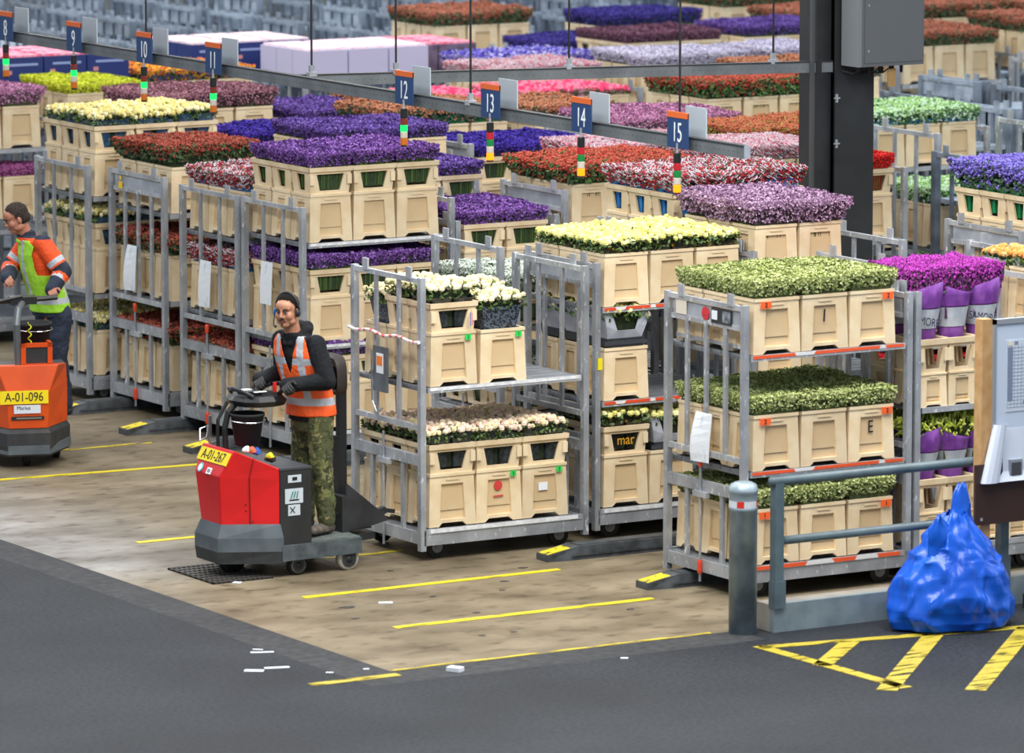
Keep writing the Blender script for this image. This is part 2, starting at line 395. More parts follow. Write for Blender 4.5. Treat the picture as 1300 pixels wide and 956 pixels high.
        for _ in range(int(n*.8)):
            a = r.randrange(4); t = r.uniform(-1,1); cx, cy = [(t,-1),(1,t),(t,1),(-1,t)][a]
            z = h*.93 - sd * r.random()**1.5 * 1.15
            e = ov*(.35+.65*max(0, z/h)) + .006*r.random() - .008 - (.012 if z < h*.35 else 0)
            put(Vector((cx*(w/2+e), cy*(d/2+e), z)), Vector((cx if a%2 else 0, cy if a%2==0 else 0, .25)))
    return mb.mesh(kind, ms)
def hash_(s): return sum(ord(c) * (i + 3) for i, c in enumerate(s))
FM = {}
def bunch(kind, v):
    key = (kind, v % 3)
    if key not in FM: FM[key] = bunch_mesh(kind, v % 3)
    return FM[key]
SLM = {}
def sleeve_mesh(sl, top=.05):
    key = (sl, round(top, 3))
    if key in SLM: return SLM[key]
    r = random.Random(3); mb = MB(); w, d = .37, .30
    for (cx, cy) in ((-.25,-.25),(.25,-.25),(-.25,.25),(.25,.25)):
        n = 16; vs = []; fs = []
        for z, s in ((-.19,.36),(-.08,.39),(0,.45),(top,.56)):
            for j in range(n):
                a = 2*PI*j/n; ca, sa = math.cos(a), math.sin(a)
                q = 1/max(abs(ca), abs(sa)) ** .7
                f = s*q*(1+.05*math.sin(j*2.4+z*40)) 
                vs.append((cx*w + ca*w/2*f, cy*d + sa*d/2*f, z + (r.uniform(-.012,.012) if z > 0 else 0)))
        for l in range(3):
            for j in range(n): fs.append((l*n+j, l*n+(j+1)%n, (l+1)*n+(j+1)%n, (l+1)*n+j))
        mb.add(vs, fs, 0)
    SLM[key] = mb.mesh('sleeve', M_sl[sl]); return SLM[key]

COLN = ['left', 'middle', 'right']; ROWN = ['front', 'second-row', 'back-row']
def put_bucket(x, y, z, where, desc, me=None, sticker=None):
    o = ob('flower_bucket', me or ME_bucket, None, (x, y, z), 0, label=f'cream plastic bucket, {where}, {desc}', category='bucket', group='cream plastic flower buckets')
    if sticker:
        num, sx, m = sticker
        s = MB(); s.box(-.045, .045, -.004, 0, -.025, .025); st = ob('sticker', s.mesh('st', m), o, (sx, -.1715+.004, .355), label=('orange' if m is M_orange_s else 'green') + ' number sticker')
        if m is M_green_s: st.scale = (.55, 1, .8)
        text_on('numeral', num, .045, M_ink, st, (0, -.006, 0))
    return o
def put_bunch(kind, x, y, z, where, desc, v, sleeve=True, top=.05):
    d = KINDS[kind]; verb = d['noun']
    o = ob(kind.split('_')[1] + '_bunch', bunch(kind, v), None, (x, y, z), PI if v % 2 else 0, label=f'{verb} bunch, {where}, {desc}', category='flowers', group=f'{verb} bunches')
    if sleeve and d.get('sleeve'): ob('sleeve', sleeve_mesh(d['sleeve'], top), o)
    return o

# ------------------------------------------------------------------ trolleys
W = 1.05
def gate_mesh(plate=False, thin=False, tape=False):
    mb = MB(); T = 2.13
    for y in (0, W-.05):
        mb.box(0, .046, y, y+.05, .08, T)
        for q in range(9): mb.box(.046, .0475, y+.015, y+.035, .35+.2*q, .39+.2*q, 2)
    mb.box(.008, .040, .05, W-.05, T-.045, T-.008, 1)
    mb.box(.0, .012, .14, .22, T-.02, T+.07, 1); mb.box(.0, .012, W-.26, W-.18, T-.02, T+.07, 1)
    bt = T-.045
    if plate:
        mb.box(.022, .04, .09, W-.09, 1.965, T-.055, 2); mb.box(.015, .05, .07, W-.07, 1.94, 1.975, 1); bt = 1.95
    if thin: mb.box(.06, .08, .07, W-.07, 1.80, 1.825)
    for y in ((.27, .52, .77) if plate else (.36, .70)): mb.box(.014, .034, y-.021, y+.021, 1.02, bt)
    mb.box(.008, .040, .05, W-.05, .985, 1.025, 1)
    mb.box(.004, .044, .05, W-.05, .72, .80, 0)
    for y in (.30, .76): mb.box(.012, .034, y-.022, y+.022, .14, .73)
    mb.box(.004, .046, .05, W-.05, .13, .22)
    mb.tube([(-.004, .55, .06), (-.004, .55, .92)], .010, 6)
    mb.box(-.016, .02, .46, .64, .68, .72, 1)
    return mb.mesh('gate', [M_steel, M_steel2, M_plate])
GATES = {k: gate_mesh(*k) for k in ((False, False), (True, False), (True, True))}
CAPM = MB(); CAPM.lathe([(.014,.9),(.018,.93),(.018,.96),(.01,.975)], (-.004,.55,0), 8); ME_cap = CAPM.mesh('cap', mat('red_cap', '#d8472c', .5))
CAPM = MB(); CAPM.lathe([(.018,.12),(.022,.14),(.022,.2),(.016,.22)], (-.004,.55,0), 8); ME_knob = CAPM.mesh('knob', mat('red_cap', '#d8472c', .5))
def deck_mesh(L):
    mb = MB()
    mb.box(.03, L-.03, .0, .04, .12, .235); mb.box(.03, L-.03, W-.04, W, .12, .235)
    mb.box(.03, L-.03, .04, W-.04, .20, .225, 2)
    mb.box(.06, L-.06, -.004, .02, .205, .243, 1)
    return mb.mesh('deck', [M_steel, M_steel2, M_steeld])
def shelf_mesh(L):
    mb = MB(); n = 8
    for i in range(n):
        y0 = .02 + i*(W-.04)/n; mb.box(.065, L-.065, y0, y0+(W-.04)/n-.012, -.02, 0)
    mb.box(.065, L-.065, .0, .022, -.035, .006, 1); mb.box(.065, L-.065, W-.022, W, -.035, .006, 1)
    for x in (.07, L/2, L-.11): mb.box(x, x+.04, .02, W-.02, -.035, -.02)
    return mb.mesh('shelf', [M_steeld, M_steel2])
ME_shelf = {}; ME_deck = {}
TAPE = {'red': mat('red_edge_tape', '#e2502c', .5, hex2='#e9e4e2', vscale=7, detail=1, lo=.56, hi=.58), 'orange': mat('orange_edge_tape', '#e2582c', .5, hex2='#d8dadc', vscale=3.0, detail=1, lo=.60, hi=.61), 'white': mat('white_edge_tape', '#c9cdd2', .5, hex2='#f0f2f4', vscale=14)}
def wheel_mesh():
    mb = MB(); mb.lathe([(.06,-.018),(.085,-.016),(.085,.016),(.06,.018)], (0,0,.085), 18, 0, 'y')
    mb.lathe([(.012,-.022),(.045,-.02),(.045,.02),(.012,.022)], (0,0,.085), 12, 1, 'y')
    mb.box(-.02,.02,-.032,-.024,.08,.17,1); mb.box(-.02,.02,.024,.032,.08,.17,1); mb.box(-.045,.045,-.04,.04,.165,.20,1)
    return mb.mesh('wheel', [M_black, M_steeld])
ME_wheel = wheel_mesh()
def trolley(x, y, label, shelves, L=1.47, plate=False, thin=False, rear=True, tape=None, wheels=True, dz=0.0, cap=False):
    t = root('flower_trolley', (x, y, 0), label, 'trolley', 'flower trolleys')
    g = ob('gate', GATES[(plate, thin)], t)
    if dz: g.scale.z = 1 + dz/2.13
    if cap: ob('brake_rod_cap', ME_cap, g); ob('brake_rod_knob', ME_knob, g)
    if rear:
        g2 = ob('gate', GATES[(plate, False)], t, (L, W, 0), PI)
        if dz: g2.scale.z = 1 + dz/2.13
    if L not in ME_deck: ME_deck[L] = deck_mesh(L); ME_shelf[L] = shelf_mesh(L)
    ob('deck', ME_deck[L], t)
    for z in shelves:
        s = ob('shelf', ME_shelf[L], t, (0, 0, z))
        if tape:
            q = MB(); q.box(.08, L-.08, -.004, 0, -.018, .004); ob('edge_tape', q.mesh('tp', TAPE[tape]), s)
    if tape:
        q = MB(); q.box(.08, L-.1, -.008, -.004, .212, .24); ob('edge_tape', q.mesh('tp', TAPE[tape if tape == 'orange' else 'white']), t)
    if wheels:
        for wx in (.2, L-.2):
            for wy in (.12, W-.12): ob('caster_wheel', ME_wheel, t, (wx, wy, 0))
    return t
CNT = [0]
def fill(x, y, z, kind, desc, shelf, cols=(0,1,2), rows=(0,1,2), collar=False, base=True, pitch=.415, vis=True, extra=0.0, top=.05, off=.08, stick=None, sleeve=True):
    """buckets on one shelf of the trolley at (x, y); only the front row and the column beside the gate show their buckets"""
    z += .006
    for j in rows:
        for i in cols:
            CNT[0] += 1; v = CNT[0]
            bx, by = x + off + pitch*(i+.5), y + .02 + .337*(j+.5)
            where = f'{ROWN[j]} {COLN[i] if i < 3 else "far right"}, {shelf}'; zz = z
            if (j == rows[0] or i == cols[0]) and base:
                put_bucket(bx, by, z, where, desc, sticker=(stick or {}).get((i, j)))
            if base: zz += .40
            if collar:
                if j == rows[0] or i == cols[0]:
                    ob('crate_collar', ME_collar, None, (bx, by, zz), 0, label=f'cream windowed crate collar, {where}, {desc}', category='crate collar', group='cream crate collars')
                zz += .22
            if kind: put_bunch(kind, bx, by, zz + .002 + extra + R.uniform(-.014,.014), where, desc, v, sleeve, top)

# ------------------------------------------------------------------ the near trolleys
D_C = 'sedum trolley behind the bollard'
trolley(21.15, 31.74, 'grey steel trolley with three tiers of pale green sedum behind the round bollard', [.92, 1.76], plate=True, thin=True, tape='orange', cap=True)
for zz, sh, n_ in ((1.76, 'top shelf', '2'), (.92, 'middle shelf', '2'), (.24, 'bottom deck', '1')):
    fill(21.15, 31.72, zz+.004, 'green_sedum', D_C, sh, stick={(0,0): (n_, -.10, M_orange_s), (2,0): (n_, .13, M_orange_s)})
for o in list(SC.objects):
    if o.name.startswith('flower_bucket') and o['label'].endswith('front right, middle shelf, ' + D_C): text_on('handwritten_letter', 'E', .13, M_ink, o, (0, -.147, .24), sx=.8)
    if o.name.startswith('flower_bucket') and o['label'].endswith('front middle, top shelf, ' + D_C):
        q = MB(); q.bar((0,-.148,.20), (.006,-.147,.29), .008); ob('pen_mark', q.mesh('pm', M_ink), o)
# notices on the gate of the sedum trolley
q = MB(); q.box(-.006, .02, -.13, .13, -.055, .055); q.box(-.008, -.006, -.12, -.02, -.04, .04, 1); q.box(-.008,-.006,.05,.12,-.03,.035,2)
pl = ob('gate_notice', q.mesh('gn', [M_dark, mat('photo_print', '#4b5058', .5, hex2='#aeb8c4', vscale=18), M_white]), None, (21.165, 32.05, 2.02), label='dark printed notice on the gate plate of the sedum trolley', category='notice')
q = MB(); q.lathe([(.03,-.004),(.048,-.004),(.048,0),(.03,0)], (0,0,0), 20, 0, 'x'); q.box(-.006,.0,-.045,.045,-.012,.012,0)
tagged('prohibition_sign', q.mesh('ps', mat('sign_red', '#c8323a', .5)), (21.165, 32.26, 2.02), 'round red prohibition sticker on the gate plate of the sedum trolley', 'sticker')
q = MB(); q.box(-.003, 0, -.07, .07, -.05, .05); tagged('paper_label', q.mesh('wl', mat('cream_paper', '#d9d2c4', .7)), (21.165, 32.58, 2.03), 'blank cream paper label on the gate plate of the sedum trolley', 'label')
def paper(x, y, z, label, w=.2, h=.32, lean=.03):
    mb = MB(); n = 6; vs = []
    for i in range(n+1):
        t = i/n
        for s in (-1, 1): vs.append((-.012 - lean*math.sin(t*2.2)*(.6+.4*s), s*w/2*(1-.1*t) + .02*t, -h*t))
    mb.add(vs, [(2*i, 2*i+1, 2*i+3, 2*i+2) for i in range(n)])
    b = len(mb.v)
    for i in range(9): mb.box(-.045-.0, -.0445, -.06, .05-.03*(i%3), 0, .0, 0) if 0 else None
    o = tagged('paper_sheet', mb.mesh('paper', mat('delivery_note', '#e2e8f0', .7, hex2='#c2cad4', vscale=22, lo=.55, hi=.75)), (x, y, z), label, 'paper')
    return o
paper(21.162, 32.25, 1.30, 'white delivery note hanging curled on the sedum trolley gate', .21, .36, .05)

D_A = 'rose trolley behind the driver'
trolley(19.97, 34.28, 'steel trolley of ivory roses hitched right behind the red tow tractor', [1.30], tape='white', L=1.47)
fill(19.97, 34.27, .244, 'blush_rose', D_A, 'bottom deck', collar=True, rows=(0,), stick={(1,0): ('2', .12, M_green_s), (2,0): ('2', .12, M_green_s)}, pitch=.405, top=.06)
fill(19.97, 34.27, .244, 'blush_rose', D_A, 'bottom deck', collar=True, rows=(1,2), pitch=.405, top=.06)
fill(19.97, 34.27, 1.304, 'peach_rose', D_A, 'top shelf', cols=(0,), rows=(0,1), collar=True, stick={(0,0): ('2', .12, M_green_s)}, pitch=.43, top=.03)
def tray_bunch(x, y, z, kind, sl, desc, where):
    """a bouquet standing up in a tall patterned paper wrap"""
    o = put_bunch(kind, x, y, z + .13, where, desc, 1, False)
    mb = MB(); w, d = .37, .31; vs = []; n = 24
    def rr(a, s):
        ca, sa = math.cos(a), math.sin(a); q = 1/max(abs(ca), abs(sa))**.75; return (ca*w/2*s*q, sa*d/2*s*q)
    for zz, s in ((-.13, .80), (-.05, .90), (.04, 1.0)):
        for j in range(n):
            px, py = rr(2*PI*j/n, s); lip = (.05 * (abs(math.cos(2*PI*j/n))**6) if zz > 0 else 0)
            vs.append((px, py, zz + lip))
    mb.add(vs, [(l*n+j, l*n+(j+1)%n, (l+1)*n+(j+1)%n, (l+1)*n+j) for l in range(2) for j in range(n)])
    s = mb.mesh('wrap', M_sl[sl]); so = ob('sleeve', s, o); so.modifiers.new('s', 'SOLIDIFY').thickness = .004
    return o
put_bucket(19.97+.08+.43*1.5, 34.27+.19, 1.304, 'front middle, top shelf', D_A, sticker=('1', .13, M_green_s))
tray_bunch(19.97+.08+.43*1.5, 34.27+.19, 1.70, 'peach_rose', 'pattern', D_A, 'front middle, top shelf')
put_bucket(19.97+.30, 34.27+.86, 1.304, 'back-row left, top shelf', D_A)
tray_bunch(19.97+.30, 34.27+.86, 1.70, 'peach_rose', 'pattern', D_A, 'back-row left, top shelf')
put_bucket(19.97+.95, 34.27+.86, 1.304, 'back-row middle, top shelf', D_A)
tray_bunch(19.97+.95, 34.27+.86, 1.70, 'peach_rose', 'pattern', D_A, 'back-row middle, top shelf')
# cord of red-white tape on that gate, grey card holder with hook
q = MB(); pts = [(19.955, 34.28 + 1.05*(1-t/12.0), 1.655 - .012*math.sin(t*1.3)) for t in range(13)]
q.tube(pts, .014, 6); tagged('barrier_tape', q.mesh('bt', mat('red_white_tape', '#e8e2e2', .5, hex2='#d66a5c', vscale=18, detail=1, lo=.52, hi=.56)), (0,0,0), 'red and white tape tied across the gate of the rose trolley', 'tape')
ch = root('card_holder', (19.955, 34.83, 1.42), 'dark grey card holder with hook on the rose trolley gate', 'card holder')
q = MB(); q.box(-.02, .0, -.10, .10, -.20, .14); ob('holder', q.mesh('h', mat('holder_grey', '#50555c', .5, hex2='#666c74', vscale=9)), ch)
q = MB(); q.box(-.024, -.02, -.055, .045, -.06, .09); q.box(-.027, -.024, -.045, .035, .0, .07, 1); ob('card', q.mesh('c', [M_white, mat('orange_card', '#f08030', .6)]), ch)
q = MB(); q.tube([(-.02,.12,.1),(-.02,.12,-.1),(-.02,.11,-.28),(-.02,.04,-.36),(-.02,-.04,-.32)], .008, 6); ob('hook', q.mesh('k', mat('chrome', '#d8dade', .2, .9)), ch)
# printed emblem on one bucket and price card
for o in list(SC.objects):
    if o.name.startswith('flower_bucket') and o.get('label', '').endswith('front middle, bottom deck, ' + D_A):
        q = MB(); q.lathe([(.028,-.003),(.036,-.003),(.036,0),(.028,0)], (0,-.146,.27), 20, 0, 'y'); q.box(-.04,.045,-.149,-.146,.185,.195); q.tube([(0,-.148,.25),(-.012,-.148,.275),(.0,-.148,.27),(.012,-.148,.275),(0,-.148,.25)], .004, 4)
        ob('printed_emblem', q.mesh('pe', mat('emblem_red', '#d0403c', .6)), o)
    if o.name.startswith('flower_bucket') and o.get('label', '').endswith('front right, bottom deck, ' + D_A):
        q = MB(); q.prism([(-.05,-.0),(.03,-.0),(.03,.003),(-.05,.003)], .2, .26); p = ob('paper_patch', q.mesh('pp', M_white), o, (0, -.150, 0))
q = MB(); q.box(-.014,.014,-.003,0,-.05,.05); q.box(-.010,-.002,-.004,-.003,-.05,.05,1); q.box(.003,.011,-.004,-.003,-.05,.05,2)
tagged('flower_tag', q.mesh('ft', [M_white, mat('tag_purple', '#5a2a7a', .5), mat('tag_red', '#d83848', .5)]), (20.40, 34.275, 1.80), 'small striped tag stuck on the black sleeve of top left roses', 'tag')

D_B = 'yellow rose trolley behind rear gate'
trolley(21.56, 34.38, 'grey trolley of pale yellow roses with red edge tape, behind the ivory rose trolley', [1.06, 1.78], plate=True, tape='red')
fill(21.56, 34.37, 1.784, 'yellow_rose', D_B, 'top shelf')
fill(21.56, 34.37, 1.064, None, D_B, 'middle shelf', cols=(0,))
fill(21.56, 34.37, .244, None, D_B, 'bottom deck', cols=(0,1), rows=(0,1))
def flower_tray(x, y, z, kind, label):
    t = root('flower_tray', (x, y, z), label, 'tray', 'grey cardboard flower trays')
    mb = MB(); w, d, h = .36, .30, .20
    mb.box(-w/2+.03, w/2-.03, -d/2+.02, d/2-.02, 0, .012)
    for sx in (-1, 1):
        mb.add([(sx*(w/2-.03),-d/2+.02,0),(sx*(w/2-.03),d/2-.02,0),(sx*(w/2+.02),d/2,h),(sx*(w/2+.02),-d/2,h)], [(0,1,2,3)])
    for sy in (-1, 1):
        mb.add([(-w/2+.03,sy*(d/2-.02),0),(w/2-.03,sy*(d/2-.02),0),(w/2+.0,sy*d/2,h*.5),(w/2+.02,sy*d/2,h),(w/2-.05,sy*d/2,h),(w/2-.10,sy*d/2,h*.30),(-w/2+.10,sy*d/2,h*.30),(-w/2+.05,sy*d/2,h),(-w/2-.02,sy*d/2,h),(-w/2,sy*d/2,h*.5)], [tuple(range(10))])
    o = ob('tray', mb.mesh('tr', mat('tray_grey', '#9ba0ad', .6, hex2='#b9bdc9', vscale=6)), t); o.modifiers.new('s', 'SOLIDIFY').thickness = .006
    mb = MB(); mb.box(-w/2+.02, w/2-.02, -d/2+.01, d/2-.01, -.065, 0); mb.box(-.19,.19,-d/2+.006,-d/2+.01,-.05,-.02,1)
    ob('tray_base', mb.mesh('tb', [M_dark, mat('strap_black', '#3c4046', .5)]), t)
    f = put_bunch(kind, x, y, z + .125, 'in a grey tray', D_B, 1, False); f['label'] = KINDS[kind]['noun'] + ' bunch in the ' + label
flower_tray(21.85, 34.55, 1.54, 'yellow_rose', 'front grey tray, middle shelf of yellow rose trolley')
for k in (1, 2): flower_tray(21.85, 34.55+.34*k, 1.54, 'yellow_rose', f'{["","second","third"][k]} grey tray, middle shelf of yellow rose trolley')
ob('crate_collar', ME_collar, None, (21.56+.08+.2075, 34.56, .645), 0, label='cream windowed collar with gold print, bottom left of yellow rose trolley', category='crate collar', group='cream crate collars')
b_ = put_bunch('yellow_rose', 21.56+.08+.2075, 34.56, .87, 'front left, bottom deck', D_B, 0, True)
text_on('sleeve_print', 'mar', .11, mat('gold_ink', '#d09a2c', .5), b_, (0, -.158, -.115), sx=.9)
ob('crate_collar', ME_collar, None, (21.56+.08+.2075, 34.90, .645), 0, label='cream windowed collar second from front, bottom of yellow rose trolley', category='crate collar', group='cream crate collars')
put_bunch('yellow_rose', 21.56+.08+.2075, 34.90, .87, 'second-row left, bottom deck', D_B, 1, True)
flower_tray(22.28, 34.56, .71, 'yellow_rose', 'grey tray, bottom deck of yellow rose trolley')
q = MB(); q.box(-.004, 0, -.02, .02, -.045, .045); tagged('yellow_sticker', q.mesh('ys', mat('sticker_yellow', '#f0e010', .5)), (21.60, 34.379, 1.36), 'yellow sticker on the corner post of the yellow rose trolley', 'sticker', rz=PI/2)

D_G = 'gypsophila trolley behind ivory roses'
trolley(21.46, 35.62, 'grey trolley of white gypsophila between the ivory rose trolley and the purple stacks', [.81, 1.49])
fill(21.46, 35.61, 1.50, 'white_gypsophila', D_G, 'top shelf', collar=True, base=False)
fill(21.46, 35.61, .82, 'white_gypsophila', D_G, 'middle shelf', cols=(0,1,2), rows=(0,1,2), collar=True, base=False)
fill(21.46, 35.61, .244, None, D_G, 'bottom deck', cols=(0,1), rows=(0,))

D_D = 'purple trolley under sign 12'
trolley(21.47, 38.80, 'steel trolley with tall stacks of purple statice behind the driver in orange vest', [.97, 1.82], tape='white')
fill(21.47, 38.79, 1.824, 'purple_statice', D_D, 'top shelf', collar=True)
fill(21.47, 38.79, 1.104 - .13, 'purple_statice', D_D, 'middle shelf', collar=True, extra=.0)
fill(21.47, 38.79, .244, 'purple_statice', D_D, 'bottom deck', collar=True)
paper(21.482, 39.40, 1.62, 'white note in a clipboard on the gate behind the driver\'s head', .2, .36, .01)

D_E = 'red-white trolley left of purple stacks'
trolley(21.45, 39.88, 'steel trolley of white-wrapped red flowers left of the purple stacked trolley', [1.06, 1.74], plate=False, L=1.45, cap=True)
fill(21.45, 39.87, 1.744, 'red_white', D_E, 'top shelf', cols=(0,1))
fill(21.45, 39.87, 1.064, 'red_white', D_E, 'middle shelf')
fill(21.45, 39.87, .244, 'dark_kalanchoe', D_E, 'bottom deck')
paper(21.462, 40.45, 1.52, 'white delivery note on the gate of the red-white flower trolley', .2, .40, .02)
D_F = 'dark red trolley with yellow stickers'
trolley(21.57, 41.45, 'steel trolley of dark red berry flowers with grey plate and yellow stickers', [1.03, 1.80], plate=True, cap=True)
fill(21.57, 41.44, 1.804, 'dark_kalanchoe', D_F, 'top shelf', extra=.02, cols=(0,1))
fill(21.57, 41.44, 1.034, 'dark_kalanchoe', D_F, 'middle shelf')
fill(21.57, 41.44, .244, 'dark_kalanchoe', D_F, 'bottom deck')
paper(21.582, 42.05, 1.48, 'white delivery note on the gate of the dark red flower trolley', .18, .40, .04)
q = MB(); q.box(-.003,0,-.035,.035,-.03,.03); q.box(-.003,0,-.02,.02,.05,.08); tagged('yellow_sticker', q.mesh('ys2', mat('sticker_amber', '#f4c414', .5)), (21.58, 42.28, 1.99), 'two amber stickers on the plate of the dark red flower trolley', 'sticker')
D_H = 'cream rose trolley beside the worker'
trolley(21.45, 42.68, 'steel trolley of cream roses standing behind the worker in the green vest', [.97, 1.84], L=1.47)
fill(21.45, 42.67, 1.844, 'cream_rose', D_H, 'top shelf', collar=True)
fill(21.45, 42.67, .98, 'cream_rose', D_H, 'middle shelf', collar=True)
fill(21.45, 42.67, .244, 'cream_rose', D_H, 'bottom deck')

# the purple sleeves with the SAMORE band
M_psl = mat('purple_sleeve', '#743a94', .35, hex2='#9356b0', vscale=9)
M_pbd = mat('sleeve_band', '#aab2bc', .4, hex2='#c6ccd4', vscale=9)
M_pdk = mat('sleeve_dark_line', '#4a1a5c', .4)
def samore(x, y, z, kind, where, txt=True, h=.34, v=0, sc=.62, lean=0.0, col=0):
    o = put_bunch(kind, x, y, z + h - .03, where, 'purple sleeve trolley', v, False)
    o.scale = (sc, sc, 1)
    mb = MB(); n = 20; R0 = .5; w0, w1 = .17, .30; vs = []; zs = [-.36, -h+.03, -h*.72, -h*.70, -h*.30, -h*.27, -.02, .045]
    for li, zz in enumerate(zs):
        t = (zz+h)/h; w = w0 + (w1-w0)*max(0, min(1.1, t)); w /= sc
        for j in range(n):
            a = 2*PI*j/n; rr_ = 1+.05*math.sin(3*a+x*9)+.03*math.sin(7*a)
            lip = .05*math.sin(a*1.0+2.2)*(li == 7)
            vs.append((w/2*math.cos(a)*rr_*1.05, w/2*math.sin(a)*rr_*.95, zz+lip))
    fs = []; 
    for l in range(len(zs)-1):
        k = {2: 2, 3: 1, 4: 2}.get(l, 0)
        mb.add([], []) 
        for j in range(n): mb.f.append((l*n+j, l*n+(j+1)%n, (l+1)*n+(j+1)%n, (l+1)*n+j)); mb.m.append(k)
    mb.v = vs
    s = ob('sleeve', mb.mesh('sl', [M_psl, M_pbd, M_pdk], True), o, label='purple plastic sleeve with grey band'); s.modifiers.new('s', 'SOLIDIFY').thickness = .003
    if txt:
        a = math.radians(-112); wr = (w0+(w1-w0)*.60)/2/sc
        tx = text_on('sleeve_lettering', 'SAMORE', .088, mat('navy_ink', '#23204a', .5), s, (wr*1.12*math.cos(a), wr*1.08*math.sin(a), -h*.54), rz=a+PI/2, sx=.62/sc)
        tx.rotation_euler[0] = PI/2 + .22; tx.rotation_euler[1] = .12
    return o
trolley(22.65, 31.74, 'steel trolley of magenta flowers in purple sleeves, right of the sedum trolley', [1.27], L=1.28, rear=False)
pn = ['leftmost', 'second', 'third', 'fourth', 'fifth']; rn = ['front', 'second row', 'back row']
for sh, z0, kind in (('top', 1.274, 'magenta_matthiola'), ('bottom', .244, 'lily_bud')):
    for j in range(2):
        for i in range(3 if sh == 'top' else 4):
            x, y = 22.65+.07+.258*(i+.5)-.03, 31.745+.34*(j+.5)
            wh = f'{pn[i]} {rn[j]} {sh}'
            if j == 0 or i == 0:
                put_bucket(x, y, z0, wh, 'purple sleeve trolley', ME_bucketN)
                ob('crate_collar', ME_crateN, None, (x, y, z0+.25), 0, label=f'narrow cream windowed crate, {wh}, purple sleeve trolley', category='crate collar', group='narrow cream crates')
            samore(x, y, z0+.49, kind if not (sh == 'bottom' and j == 2) else 'lily_bud', wh, txt=(j == 0 and i in ((0,2,3) if sh == 'top' else (1,3))), h=.36 if sh == 'top' else .32, v=i+j, sc=.66)

